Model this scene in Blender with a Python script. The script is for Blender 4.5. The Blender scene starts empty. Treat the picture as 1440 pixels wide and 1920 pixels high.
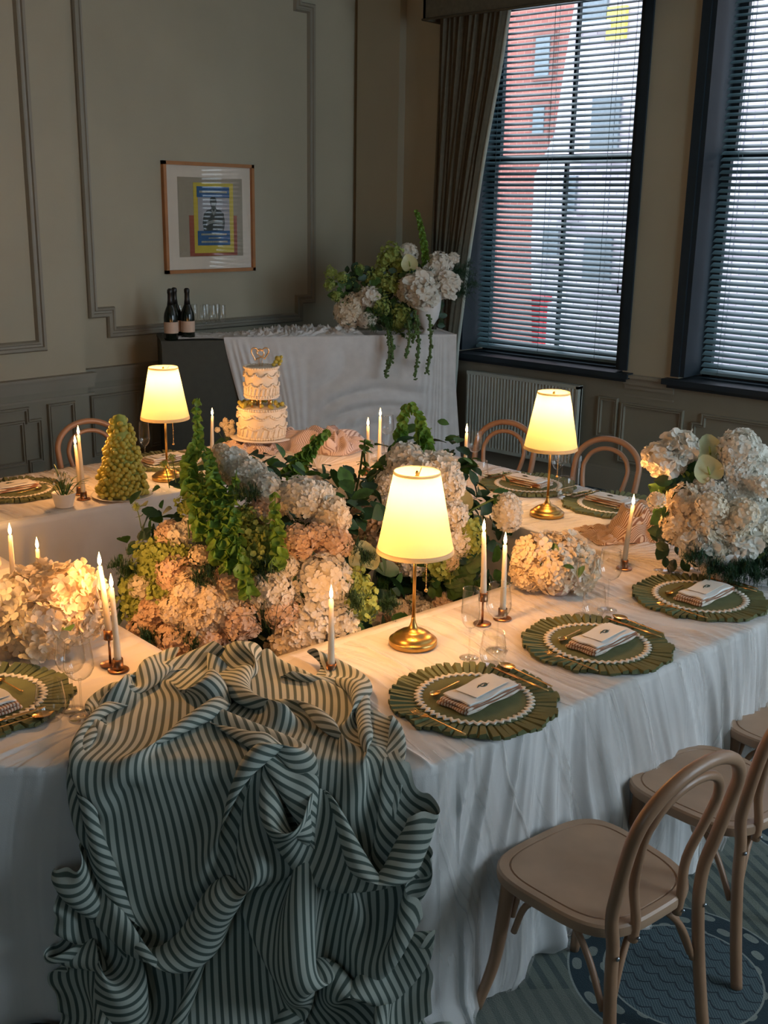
import bpy, bmesh, math, random
import numpy as np
from mathutils import Vector, Matrix
PI = math.pi
scn = bpy.context.scene
C = scn.collection
random.seed(7); rng = np.random.default_rng(7)

# ---------------------------------------------------------------- camera
# room frame: corner of the two walls at (0,0), window wall = plane y=0, picture wall = plane x=0
CAM = np.array([6.94480932, -7.20654606, 2.07051654])
RT = np.array([0.7356368, 0.67717618, 0.01645946])
UP = np.array([-0.19397156, 0.18731143, 0.9629587])
FW = np.array([-0.64900965, 0.71158053, -0.26914611])
FPX = 2046.02
cam = bpy.data.cameras.new('camera'); camo = bpy.data.objects.new('camera', cam); C.objects.link(camo)
cam.sensor_fit = 'VERTICAL'; cam.sensor_height = 24.0; cam.lens = 24.0*FPX/1920.0
cam.clip_start = 0.05; cam.clip_end = 200
camo.matrix_world = Matrix(((RT[0], UP[0], -FW[0], CAM[0]), (RT[1], UP[1], -FW[1], CAM[1]),
                            (RT[2], UP[2], -FW[2], CAM[2]), (0, 0, 0, 1)))
scn.camera = camo

# ---------------------------------------------------------------- world, daylight, exposure
EXPOSURE = 0.2
scn.view_settings.view_transform = 'Standard'; scn.view_settings.look = 'None'
scn.view_settings.exposure = EXPOSURE; scn.view_settings.gamma = 1.0; scn.view_settings.use_curve_mapping = False
world = bpy.data.worlds.new('overcast_sky'); scn.world = world; world.use_nodes = True
wn = world.node_tree.nodes; wl = world.node_tree.links
wn['Background'].inputs[0].default_value = (0.78, 0.89, 1.0, 1); wn['Background'].inputs[1].default_value = 4.6

def area_light(name, loc, rot, sx, sy, power, col):
    l = bpy.data.lights.new(name, 'AREA'); l.shape = 'RECTANGLE'; l.size = sx; l.size_y = sy; l.energy = power; l.color = col
    o = bpy.data.objects.new(name, l); C.objects.link(o); o.location = loc; o.rotation_euler = rot
    return o
DAY = (0.50, 0.78, 1.0)
# daylight entering by the windows of the wall on the right, outside the picture
area_light('window_or_fill_light', (9.42, -1.3, 2.3), (0, PI/2, 0), 2.6, 1.4, 20, DAY)
area_light('window_or_fill_light', (9.42, -3.4, 2.3), (0, PI/2, 0), 2.6, 1.4, 36, DAY)
# added fill from the windowless wall behind the camera, then the third window's daylight
area_light('window_or_fill_light', (7.6, -10.1, 2.2), (PI/2, 0, 0), 1.4, 2.2, 13, DAY)
area_light('window_or_fill_light', (7.05, .1, 2.3), (-PI/2, 0, 0), 1.4, 2.6, 9, DAY)

# ---------------------------------------------------------------- helpers
def ray(px, py): return FW + RT*((px-720)/FPX) - UP*((py-960)/FPX)
def T(px, py, z=0.752):
    d = ray(px, py); t = (z-CAM[2])/d[2]; return CAM + d*t
def Pdist(px, py, depth): return CAM + ray(px, py)*depth
def depth_of(P): return float((np.asarray(P)-CAM) @ FW)
def onell(px, py, c, r):
    """front hit of the view ray with an ellipsoid (c,r); grazing point if it misses"""
    d = ray(px, py)/r; o = (CAM-np.asarray(c))/r
    a = d@d; b = 2*o@d; cc = o@o-1; D = b*b-4*a*cc
    t = (-b-math.sqrt(D))/(2*a) if D > 0 else -b/(2*a)
    return CAM + ray(px, py)*t

class MB:
    def __init__(s): s.v = []; s.f = []; s.n = 0; s.uv = None
    def add(s, V, F):
        V = np.asarray(V, float); s.v.append(V); n = s.n
        s.f.extend([tuple(int(i)+n for i in f) for f in F]); s.n += len(V); return s
    def addn(s, V, F, mats):
        """many copies: mats (k,3,3), offs (k,3)"""
        Rm, O = mats; V = np.asarray(V, float); k = len(O)
        W = np.einsum('kij,nj->kni', Rm, V)+O[:, None, :]
        s.v.append(W.reshape(-1, 3)); n = s.n; m = len(V)
        for q in range(k):
            b = n+q*m; s.f.extend([tuple(i+b for i in f) for f in F])
        s.n += k*m; return s
    def box(s, a, b, M=None):
        x0, y0, z0 = a; x1, y1, z1 = b
        V = np.array([(x, y, z) for z in (z0, z1) for y in (y0, y1) for x in (x0, x1)], float)
        if M is not None: V = V@np.array(M.to_3x3()).T + np.array(M.translation)
        return s.add(V, [(0, 2, 3, 1), (4, 5, 7, 6), (0, 1, 5, 4), (2, 6, 7, 3), (0, 4, 6, 2), (1, 3, 7, 5)])
    def lathe(s, prof, seg=24, c=(0, 0, 0), cap=True, wob=None):
        prof = np.asarray(prof, float); a = np.arange(seg)*2*PI/seg
        V = []
        for r, z in prof:
            rr = r*np.ones(seg) if wob is None else r*(1+wob(a, z))
            V.append(np.stack([c[0]+rr*np.cos(a), c[1]+rr*np.sin(a), np.full(seg, c[2]+z)], 1))
        V = np.concatenate(V); F = []
        for i in range(len(prof)-1):
            for j in range(seg):
                k = (j+1) % seg; F.append((i*seg+j, i*seg+k, (i+1)*seg+k, (i+1)*seg+j))
        if cap:
            if prof[0][0] > 1e-6: F.append(tuple(range(seg))[::-1])
            if prof[-1][0] > 1e-6: F.append(tuple(range((len(prof)-1)*seg, len(prof)*seg)))
        return s.add(V, F)
    def tube(s, path, rad, seg=8, flat=1.0, caps=True, upv=(0, 0, 1)):
        P = np.asarray(path, float); n = len(P); R = np.broadcast_to(np.asarray(rad, float), (n,))
        Tn = np.gradient(P, axis=0); Tn /= (np.linalg.norm(Tn, axis=1)[:, None]+1e-12)
        u = np.array(upv, float); u = u-Tn[0]*(u@Tn[0])
        if np.linalg.norm(u) < 1e-3: u = np.array([1., 0, 0]); u = u-Tn[0]*(u@Tn[0])
        u /= np.linalg.norm(u); V = []; a = np.arange(seg)*2*PI/seg
        for i in range(n):
            u = u-Tn[i]*(u@Tn[i]); u /= np.linalg.norm(u)+1e-12; w = np.cross(Tn[i], u)
            V.append(P[i]+R[i]*(np.cos(a)[:, None]*u*flat+np.sin(a)[:, None]*w))
        V = np.concatenate(V); F = []
        for i in range(n-1):
            for j in range(seg):
                k = (j+1) % seg; F.append((i*seg+j, i*seg+k, (i+1)*seg+k, (i+1)*seg+j))
        if caps: F.append(tuple(range(seg))[::-1]); F.append(tuple(range((n-1)*seg, n*seg)))
        return s.add(V, F)
    def grid(s, G, closeu=False):
        G = np.asarray(G, float); m, n = G.shape[:2]; F = []
        for i in range(m-1):
            for j in range(n-1 if not closeu else n):
                k = (j+1) % n; F.append((i*n+j, i*n+k, (i+1)*n+k, (i+1)*n+j))
        return s.add(G.reshape(-1, 3), F)
    def sphere(s, c, r, seg=10, rings=6):
        c = np.asarray(c, float); r = np.broadcast_to(np.asarray(r, float), (3,))
        V = [c+r*np.array([0, 0, -1])]
        for i in range(1, rings):
            t = PI*i/rings
            for j in range(seg):
                a = 2*PI*j/seg; V.append(c+r*np.array([math.sin(t)*math.cos(a), math.sin(t)*math.sin(a), -math.cos(t)]))
        V.append(c+r*np.array([0, 0, 1])); F = []
        for j in range(seg):
            k = (j+1) % seg; F.append((0, 1+k, 1+j)); F.append((len(V)-1, 1+(rings-2)*seg+j, 1+(rings-2)*seg+k))
            for i in range(rings-2): F.append((1+i*seg+j, 1+i*seg+k, 1+(i+1)*seg+k, 1+(i+1)*seg+j))
        return s.add(V, F)
    def mesh(s, name, smooth=True, uv=None):
        me = bpy.data.meshes.new(name)
        V = np.concatenate(s.v) if s.v else np.zeros((0, 3))
        me.from_pydata(V.tolist(), [], s.f); me.update()
        if smooth: me.polygons.foreach_set('use_smooth', [True]*len(me.polygons))
        return me

def obj(name, mb, mat=None, parent=None, loc=(0, 0, 0), rot=(0, 0, 0), smooth=True, uv=None, autos=None):
    me = mb if isinstance(mb, bpy.types.Mesh) else mb.mesh(name, smooth)
    o = bpy.data.objects.new(name, me); C.objects.link(o)
    if mat is not None and not me.materials: me.materials.append(mat)
    o.location = loc; o.rotation_euler = rot
    if parent is not None: o.parent = parent
    if uv is not None:
        l = me.uv_layers.new(name='UVMap'); vi = np.zeros(len(me.loops), int); me.loops.foreach_get('vertex_index', vi)
        l.data.foreach_set('uv', np.asarray(uv, float)[vi].ravel())
    if autos is not None:
        b = bmesh.new(); b.from_mesh(me)
        for e in b.edges:
            if len(e.link_faces) == 2 and e.calc_face_angle(0) > autos: e.smooth = False
        b.to_mesh(me); b.free()
    return o
def tag(o, label=None, cat=None, group=None, kind=None):
    if label: o['label'] = label
    if cat: o['category'] = cat
    if group: o['group'] = group
    if kind: o['kind'] = kind
    return o
def thing(name, label, cat, loc=(0, 0, 0), rz=0, group=None):
    o = bpy.data.objects.new(name, None); C.objects.link(o); o.empty_display_size = .05
    o.location = tuple(map(float, loc)); o.rotation_euler = (0, 0, rz)
    return tag(o, label, cat, group)
def struct(name, mb, mat, **k): return tag(obj(name, mb, mat, **k), kind='structure')
def kids(o): return list(o.children)
def dup(root, loc, rz=0, label=None, group=None):
    r = root.copy(); C.objects.link(r); r.location = tuple(map(float, loc)); r.rotation_euler = (0, 0, rz)
    if label: r['label'] = label
    if group: r['group'] = group
    def rec(a, b):
        for ch in a.children:
            if ch.parent is not a: continue
            c2 = ch.copy(); C.objects.link(c2); c2.parent = b; rec(ch, c2)
    src = list(root.children)
    for ch in src:
        c2 = ch.copy(); C.objects.link(c2); c2.parent = r
        for g in list(ch.children):
            d = g.copy(); C.objects.link(d); d.parent = c2
    return r
def catmull(P, n=8):
    P = np.asarray(P, float); Q = np.vstack([2*P[0]-P[1], P, 2*P[-1]-P[-2]]); out = []
    for i in range(1, len(Q)-2):
        for t in np.arange(n)/n:
            a, b, c, d = Q[i-1], Q[i], Q[i+1], Q[i+2]
            out.append(.5*((2*b)+(-a+c)*t+(2*a-5*b+4*c-d)*t*t+(-a+3*b-3*c+d)*t**3))
    out.append(P[-1]); return np.array(out)
# smooth 1-D / 2-D noise in numpy
def n1(x, seed=0):
    x = np.asarray(x, float); i = np.floor(x).astype(int); f = x-i; f = f*f*(3-2*f)
    h = lambda k: np.modf(np.sin((k+seed*131.7)*127.1+11.3)*43758.5453)[0]
    return h(i)*(1-f)+h(i+1)*f
def n2(x, y, seed=0):
    x = np.asarray(x, float); y = np.asarray(y, float); i = np.floor(x); j = np.floor(y); f = x-i; g = y-j
    f = f*f*(3-2*f); g = g*g*(3-2*g)
    h = lambda a, b: np.modf(np.sin(a*127.1+b*311.7+seed*74.7)*43758.5453)[0]
    return (h(i, j)*(1-f)+h(i+1, j)*f)*(1-g)+(h(i, j+1)*(1-f)+h(i+1, j+1)*f)*g

# ---------------------------------------------------------------- materials
def mat(name, col, rough=.6, metal=0, noise=0, nscale=20, bump=0, bscale=80, sss=0, sheen=0, spec=None, trans=0, col2=None, coat=0):
    m = bpy.data.materials.new(name); m.use_nodes = True; nt = m.node_tree; b = nt.nodes['Principled BSDF']
    c = tuple(col)+(1,) if len(col) == 3 else col
    b.inputs['Base Color'].default_value = c; b.inputs['Roughness'].default_value = rough; b.inputs['Metallic'].default_value = metal
    if spec is not None: b.inputs['Specular IOR Level'].default_value = spec
    if sheen: b.inputs['Sheen Weight'].default_value = sheen
    if coat: b.inputs['Coat Weight'].default_value = coat
    tc = nt.nodes.new('ShaderNodeTexCoord')
    if noise or col2:
        n = nt.nodes.new('ShaderNodeTexNoise'); n.inputs['Scale'].default_value = nscale; n.inputs['Detail'].default_value = 4
        nt.links.new(tc.outputs['Object'], n.inputs['Vector'])
        r = nt.nodes.new('ShaderNodeValToRGB'); nt.links.new(n.outputs['Fac'], r.inputs['Fac'])
        r.color_ramp.elements[0].position = .3; r.color_ramp.elements[1].position = .7
        if col2: c0, c1 = c, tuple(col2)+(1,)
        else:
            c0 = tuple(x*(1-noise) for x in c[:3])+(1,); c1 = tuple(min(1, x*(1+noise)) for x in c[:3])+(1,)
        r.color_ramp.elements[0].color = c0; r.color_ramp.elements[1].color = c1
        nt.links.new(r.outputs['Color'], b.inputs['Base Color'])
    if bump:
        n = nt.nodes.new('ShaderNodeTexNoise'); n.inputs['Scale'].default_value = bscale; n.inputs['Detail'].default_value = 3
        nt.links.new(tc.outputs['Object'], n.inputs['Vector'])
        bm = nt.nodes.new('ShaderNodeBump'); bm.inputs['Strength'].default_value = bump; bm.inputs['Distance'].default_value = .01
        nt.links.new(n.outputs['Fac'], bm.inputs['Height']); nt.links.new(bm.outputs['Normal'], b.inputs['Normal'])
    if trans:
        out = nt.nodes['Material Output']; tr = nt.nodes.new('ShaderNodeBsdfTranslucent'); mx = nt.nodes.new('ShaderNodeMixShader')
        mx.inputs[0].default_value = trans; tr.inputs[0].default_value = c
        src = b.inputs['Base Color'].links
        if src: nt.links.new(src[0].from_socket, tr.inputs[0])
        nt.links.new(b.outputs[0], mx.inputs[1]); nt.links.new(tr.outputs[0], mx.inputs[2]); nt.links.new(mx.outputs[0], out.inputs['Surface'])
    return m
def emis(name, col, s):
    m = bpy.data.materials.new(name); m.use_nodes = True; b = m.node_tree.nodes['Principled BSDF']
    b.inputs['Base Color'].default_value = (0, 0, 0, 1); b.inputs['Emission Color'].default_value = tuple(col)+(1,); b.inputs['Emission Strength'].default_value = s
    return m
def glass_mat(name, tint=(1, 1, 1), refl=1.0):
    m = bpy.data.materials.new(name); m.use_nodes = True; nt = m.node_tree; nt.nodes.remove(nt.nodes['Principled BSDF'])
    out = nt.nodes['Material Output']; t = nt.nodes.new('ShaderNodeBsdfTransparent'); g = nt.nodes.new('ShaderNodeBsdfGlossy')
    t.inputs[0].default_value = tuple(tint)+(1,); g.inputs['Roughness'].default_value = .02
    fr = nt.nodes.new('ShaderNodeLayerWeight'); fr.inputs['Blend'].default_value = .5
    pw = nt.nodes.new('ShaderNodeMath'); pw.operation = 'POWER'; pw.inputs[1].default_value = 2.4; nt.links.new(fr.outputs['Facing'], pw.inputs[0])
    mu = nt.nodes.new('ShaderNodeMath'); mu.operation = 'MULTIPLY_ADD'; mu.inputs[1].default_value = .8*refl; mu.inputs[2].default_value = .075*refl; nt.links.new(pw.outputs[0], mu.inputs[0])
    mx = nt.nodes.new('ShaderNodeMixShader'); nt.links.new(mu.outputs[0], mx.inputs[0]); nt.links.new(t.outputs[0], mx.inputs[1]); nt.links.new(g.outputs[0], mx.inputs[2])
    nt.links.new(mx.outputs[0], out.inputs['Surface']); return m

M = {}
M['wall'] = mat('sage_wall_paint', (.36, .325, .235), .65, noise=.05, nscale=1.5, bump=.05, bscale=120)
M['trim'] = mat('taupe_trim_paint', (.24, .22, .17), .5, noise=.05, nscale=4)
M['wains'] = mat('wainscot_paint', (.215, .20, .15), .5, noise=.06, nscale=3)
M['ceil'] = mat('ceiling_paint', (.55, .52, .45), .8, noise=.03)
M['winframe'] = mat('dark_blue_window_paint', (.014, .024, .032), .55, noise=.1, nscale=6, spec=.25)
M['slat'] = mat('blind_slat_paint', (.10, .18, .21), .4, noise=.08, nscale=9)
M['pane'] = glass_mat('window_pane_glass', (.96, .98, .98), .5)
M['curtain'] = mat('curtain_cloth', (.095, .083, .055), .9, noise=.12, nscale=30, bump=.2, bscale=300)
M['lining'] = mat('curtain_lining_cloth', (.45, .5, .45), .8, noise=.05)
M['radiator'] = mat('radiator_enamel', (.40, .43, .38), .35, noise=.03)
M['cloth'] = mat('white_table_linen', (.75, .73, .71), .85, noise=.04, nscale=6, bump=.12, bscale=420, sheen=.15, trans=.12)
M['gauze'] = mat('white_gauze_cloth', (.78, .75, .72), .9, noise=.05, nscale=14, bump=.25, bscale=260, trans=.2)
M['wood'] = mat('pale_bentwood', (.29, .155, .085), .42, bump=.05, bscale=60, coat=.1, col2=(.37, .21, .12), nscale=5)
M['seatwood'] = mat('pale_seat_veneer', (.38, .235, .145), .42, noise=.12, nscale=7, coat=.1)
M['brass'] = mat('aged_brass', (.55, .33, .10), .32, 1, noise=.15, nscale=12)
M['gold'] = mat('gold_cutlery_metal', (.72, .46, .20), .22, 1, noise=.06, nscale=30)
M['copper'] = mat('copper_holder_metal', (.34, .17, .09), .35, 1, noise=.1)
M['wax'] = mat('ivory_candle_wax', (.86, .78, .62), .45, noise=.03, trans=.3)
M['wick'] = mat('burnt_wick', (.02, .015, .01), .9, noise=.2)
M['glass'] = glass_mat('clear_stemware_glass', (.97, .98, .98))
M['dark'] = mat('dark_green_panel', (.035, .038, .026), .6, noise=.1)
M['leaf'] = mat('mid_green_leaf', (.055, .14, .03), .5, noise=.4, nscale=30, trans=.25)
M['dleaf'] = mat('dark_green_leaf', (.018, .06, .022), .5, noise=.4, nscale=30, trans=.2)
M['bell'] = mat('bright_green_bell_bract', (.20, .36, .06), .5, noise=.35, nscale=40, trans=.4)
M['stem'] = mat('green_stem', (.07, .13, .03), .55, noise=.3)
M['white'] = mat('white_petal', (.83, .79, .70), .7, noise=.06, nscale=30, trans=.35)
M['cream'] = mat('cream_petal', (.84, .74, .58), .7, noise=.08, nscale=30, trans=.35)
M['blush'] = mat('blush_petal', (.80, .62, .47), .7, noise=.1, nscale=30, trans=.35)
M['viburnum'] = mat('lime_green_petal', (.38, .46, .12), .65, noise=.2, nscale=30, trans=.35)
M['lime'] = mat('pale_lime_spathe', (.50, .50, .27), .4, noise=.18, nscale=9, trans=.12)
M['grape'] = mat('yellow_green_grape_skin', (.50, .46, .08), .3, col2=(.66, .58, .14), nscale=9, trans=.35)
M['ceramic'] = mat('white_ceramic', (.75, .72, .68), .35, noise=.03)
M['icing'] = mat('ivory_buttercream', (.86, .78, .64), .55, noise=.04, bump=.2, bscale=150, trans=.1)
# ================================================================ the room
def wallbox(name, a, b, m): return struct(name, MB().box(a, b), m, smooth=False)
H = 4.25; XR = 9.5; YB = -10.2
# carpet material: round medallions on a striped grey-green field
def carpet():
    m = bpy.data.materials.new('patterned_carpet'); m.use_nodes = True; nt = m.node_tree; N = nt.nodes; L = nt.links; b = N['Principled BSDF']
    b.inputs['Roughness'].default_value = .95
    tc = N.new('ShaderNodeTexCoord'); sx = N.new('ShaderNodeSeparateXYZ'); L.new(tc.outputs['Object'], sx.inputs[0])
    def mt(op, a, bb=None, c=None):
        n = N.new('ShaderNodeMath'); n.operation = op
        for i, q in enumerate((a, bb, c)):
            if q is None: continue
            if isinstance(q, (int, float)): n.inputs[i].default_value = q
            else: L.new(q, n.inputs[i])
        return n.outputs[0]
    X = mt('SUBTRACT', sx.outputs[0], 5.82); Y = mt('SUBTRACT', sx.outputs[1], -4.69)
    Xw = mt('WRAP', X, .55, -.55); Yw = mt('WRAP', Y, .55, -.55)
    r = mt('SQRT', mt('ADD', mt('MULTIPLY', Xw, Xw), mt('MULTIPLY', Yw, Yw))); th = mt('ARCTAN2', Yw, Xw)
    def mixc(f, c0, c1):
        n = N.new('ShaderNodeMix'); n.data_type = 'RGBA'; L.new(f, n.inputs[0])
        for i, q in ((6, c0), (7, c1)):
            if isinstance(q, tuple): n.inputs[i].default_value = q+(1,)
            else: L.new(q, n.inputs[i])
        return n.outputs[2]
    wave = mt('SINE', mt('MULTIPLY', mt('ADD', X, mt('MULTIPLY', Y, 1.6)), 75)); stripes = mt('GREATER_THAN', wave, .25)
    big = mt('GREATER_THAN', mt('SINE', mt('ADD', mt('MULTIPLY', X, 4.2), mt('MULTIPLY', Y, -4.2))), .3)
    field = mixc(stripes, (.19, .215, .18), (.085, .115, .105)); field = mixc(mt('MULTIPLY', big, .45), field, (.25, .27, .23))
    ringpat = mt('GREATER_THAN', mt('MULTIPLY', mt('SINE', mt('MULTIPLY', th, 13)), mt('SINE', mt('MULTIPLY', r, 80))), .45)
    ring = mixc(ringpat, (.016, .040, .056), (.26, .29, .26))
    sc = mt('ABSOLUTE', mt('SINE', mt('MULTIPLY', X, 60)))
    scal = mt('LESS_THAN', mt('ABSOLUTE', mt('SINE', mt('ADD', mt('MULTIPLY', Y, 70), mt('MULTIPLY', sc, 1.3)))), .22)
    lines = mt('GREATER_THAN', mt('SINE', mt('MULTIPLY', mt('ADD', X, Y), 620)), 0)
    disc = mixc(lines, (.045, .085, .105), (.11, .16, .18)); disc = mixc(scal, disc, (.016, .03, .045))
    c = mixc(mt('LESS_THAN', r, .322), field, (.34, .38, .35)); c = mixc(mt('LESS_THAN', r, .316), c, ring)
    c = mixc(mt('LESS_THAN', r, .222), c, (.30, .33, .30)); c = mixc(mt('LESS_THAN', r, .216), c, disc)
    n = N.new('ShaderNodeTexNoise'); n.inputs['Scale'].default_value = 260; L.new(tc.outputs['Object'], n.inputs['Vector'])
    c2 = mixc(mt('MULTIPLY', n.outputs['Fac'], .5), c, (.03, .04, .04))
    L.new(c2, b.inputs['Base Color'])
    bp = N.new('ShaderNodeBump'); bp.inputs['Strength'].default_value = .5; bp.inputs['Distance'].default_value = .006
    L.new(n.outputs['Fac'], bp.inputs['Height']); L.new(bp.outputs['Normal'], b.inputs['Normal'])
    return m
struct('floor', MB().box((-.2, YB-.2, -.1), (XR+.2, .2, 0)), carpet(), smooth=False)
struct('ceiling', MB().box((-.2, YB-.2, H), (XR+.2, .4, H+.1)), M['ceil'], smooth=False)
struct('wall_left', MB().box((-.2, YB-.2, 0), (0, .4, H)).box((0, -6.4, 0), (.15, -2.93, H)), M['wall'], smooth=False)
# window wall with openings  (x0,x1,z0,z1)
WIN = [(1.19, 2.76, .93, 3.85), (3.22, 4.86, .93, 3.85), (6.3, 7.8, .93, 3.6)]
wb = MB(); xs = 0
for x0, x1, z0, z1 in WIN:
    wb.box((xs, 0, 0), (x0, .38, H)); wb.box((x0, 0, 0), (x1, .38, z0-.05)); wb.box((x0, 0, z1), (x1, .38, H)); xs = x1
wb.box((xs, 0, 0), (XR, .38, H)); wb.box((.05, -.08, 0), (.53, 0, H))
struct('wall_right', wb, M['wall'], smooth=False)
wr = MB(); ys = YB
for yc in (-3.4, -1.3):
    wr.box((XR, ys, 0), (XR+.2, yc-.7, H)); wr.box((XR, yc-.7, 0), (XR+.2, yc+.7, 1.0)); wr.box((XR, yc-.7, 3.6), (XR+.2, yc+.7, H)); ys = yc+.7
wr.box((XR, ys, 0), (XR+.2, .38, H))
struct('wall_back', wr, M['wall'], smooth=False)
struct('wall_front', MB().box((0, YB-.2, 0), (XR, YB, H)), M['wall'], smooth=False)

# mouldings: profile swept along polyline lying on a wall plane
def moulding(pts, w=.055, d=.03, plane='x', off=0.0, closed=False):
    """mitred picture moulding swept along the points (a,z) on wall x=off, or y=off facing -y"""
    P = np.array(pts, float); n = len(P)
    prof = [(-.5, 0), (-.5, .55), (-.38, 1), (-.12, 1), (-.05, .62), (.12, .55), (.2, .8), (.36, .85), (.44, .4), (.5, 0)]
    D = [(P[(i+1) % n]-P[i])/np.linalg.norm(P[(i+1) % n]-P[i]) for i in range(n)]; G = np.zeros((n, len(prof), 3))
    for i in range(n):
        m0, m1 = D[i-1], D[i]; n0 = np.array([-m0[1], m0[0]]); n1_ = np.array([-m1[1], m1[0]]); mi = (n0+n1_)/(1+n0@n1_)
        for j, (o, h) in enumerate(prof):
            q = P[i]+mi*o*w
            G[i, j] = (off+h*d, q[0], q[1]) if plane == 'x' else (q[0], off-h*d, q[1])
    mb = MB(); m = len(prof); F = [(i*m+j, i*m+j+1, ((i+1) % n)*m+j+1, ((i+1) % n)*m+j) for i in range(n) for j in range(m-1)]
    return mb.add(G.reshape(-1, 3), F)
def frame_pts(a0, a1, z0, z1, n=0.0):
    if not n: return [(a0, z0), (a1, z0), (a1, z1), (a0, z1)]
    return [(a0, z0+n), (a0+n, z0+n), (a0+n, z0), (a1-n, z0), (a1-n, z0+n), (a1, z0+n), (a1, z1-n), (a1-n, z1-n), (a1-n, z1), (a0+n, z1), (a0+n, z1-n), (a0, z1-n)]
struct('trim_1', moulding(frame_pts(-2.755, -.58, 1.15, 3.75, .15), .075, .035, 'x', 0, True), M['trim'], smooth=False)
struct('trim_2', moulding(frame_pts(-5.2, -3.27, 1.12, 3.75), .075, .035, 'x', .15, True), M['trim'], smooth=False)
# dado rails
def rail(a0, a1, plane, off):
    mb = MB()
    for z0, z1, d in ((.80, .835, .025), (.835, .885, .045), (.885, .905, .07), (.74, .755, .02)):
        if plane == 'x': mb.box((off, a0, z0), (off+d, a1, z1))
        else: mb.box((a0, off-d, z0), (a1, off, z1))
    return mb
struct('trim_3', rail(-2.93, 0, 'x', 0), M['trim'], smooth=False)
struct('trim_4', rail(-6.4, -2.88, 'x', .15), M['trim'], smooth=False)
struct('trim_5', rail(.0, 1.0, 'y', -.08).box((0, -.01, .74), (1.1, 0, .9)), M['trim'], smooth=False)
struct('trim_6', rail(2.8, 3.2, 'y', 0), M['trim'], smooth=False)
# wainscot skins + panels
struct('trim_7', MB().box((0, -2.93, 0), (.012, 0, .80)).box((.15, -6.4, 0), (.162, -2.93, .80)), M['wains'], smooth=False)
struct('trim_8', MB().box((.53, -.012, 0), (XR, 0, .86)), M['wains'], smooth=False)
pn = MB()
for a0, a1 in ((-2.81, -2.40), (-2.3, -1.2), (-1.1, -.3)):
    q = moulding(frame_pts(a0, a1, .26, .69), .03, .022, 'x', .012, True); pn.add(np.concatenate(q.v), q.f)
struct('trim_9', pn, M['wains'], smooth=False)
pn = MB()
for pts, o in ((frame_pts(-3.25, -3.06, .26, .70), .162), (frame_pts(-4.35, -3.33, .24, .70, .09), .162), (frame_pts(-4.22, -3.46, .33, .61), .162), (frame_pts(-5.6, -4.5, .26, .7, .09), .162)):
    q = moulding(pts, .03, .024, 'x', o, True); pn.add(np.concatenate(q.v), q.f)
struct('trim_10', pn, M['wains'], smooth=False)
pn = MB()
for pts in (frame_pts(2.80, 3.28, .25, .68), frame_pts(3.38, 4.9, .25, .68, .07), frame_pts(5.05, 6.1, .25, .68), frame_pts(2.60, 2.74, .42, .70), frame_pts(6.3, 7.9, .25, .68)):
    q = moulding(pts, .032, .024, 'y', -.012, True); pn.add(np.concatenate(q.v), q.f)
struct('trim_11', pn, M['wains'], smooth=False)
struct('baseboard_left', MB().box((0, -2.93, 0), (.03, 0, .16)).box((.15, -6.4, 0), (.18, -2.93, .16)).box((0, -2.93, .16), (.022, 0, .18)), M['trim'], smooth=False)
struct('baseboard_right', MB().box((.53, -.03, 0), (XR, 0, .16)).box((.53, -.022, .16), (XR, 0, .18)), M['trim'], smooth=False)

# windows: dark painted sash windows
def window(name, x0, x1, z0, z1, railz):
    fr = MB()
    fr.box((x0-.04, -.02, z0), (x0+.05, .38, z1)); fr.box((x1-.05, -.02, z0), (x1+.04, .38, z1)); fr.box((x0-.04, -.02, z1-.08), (x1+.04, .38, z1+.06))
    fr.box((x0-.05, -.035, z0), (x0+.015, -.02, z1)); fr.box((x1-.015, -.035, z0), (x1+.05, -.02, z1))
    w = struct(name, fr, M['winframe'], smooth=False)
    obj('sill', MB().box((x0-.09, -.09, z0-.055), (x1+.09, .38, z0-.015)).box((x0-.06, -.06, z0-.08), (x1+.06, 0, z0-.055)), M['winframe'], w, smooth=False)
    xa, xb = x0+.05, x1-.05
    for nm, y, za, zb in (('lower_sash', .26, z0-.015, railz), ('upper_sash', .31, railz-.04, z1-.06)):
        s = MB(); s.box((xa, y, za), (xa+.06, y+.045, zb)); s.box((xb-.06, y, za), (xb, y+.045, zb)); s.box((xa, y, za), (xb, y+.045, za+(.09 if nm[0] == 'l' else .05))); s.box((xa, y, zb-.05), (xb, y+.045, zb))
        xm = (xa+xb)/2; s.box((xm-.012, y+.005, za), (xm+.012, y+.04, zb))
        so = obj(nm, s, M['winframe'], w, smooth=False)
        for q0, q1 in ((xa+.06, xm-.012), (xm+.012, xb-.06)):
            obj('pane', MB().box((q0, y+.02, za+.05), (q1, y+.024, zb-.05)), M['pane'], so, smooth=False)
    return w
for i, (x0, x1, z0, z1) in enumerate(WIN): window('window_%d' % (i+1), x0, x1, z0, z1, 2.48)

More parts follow.
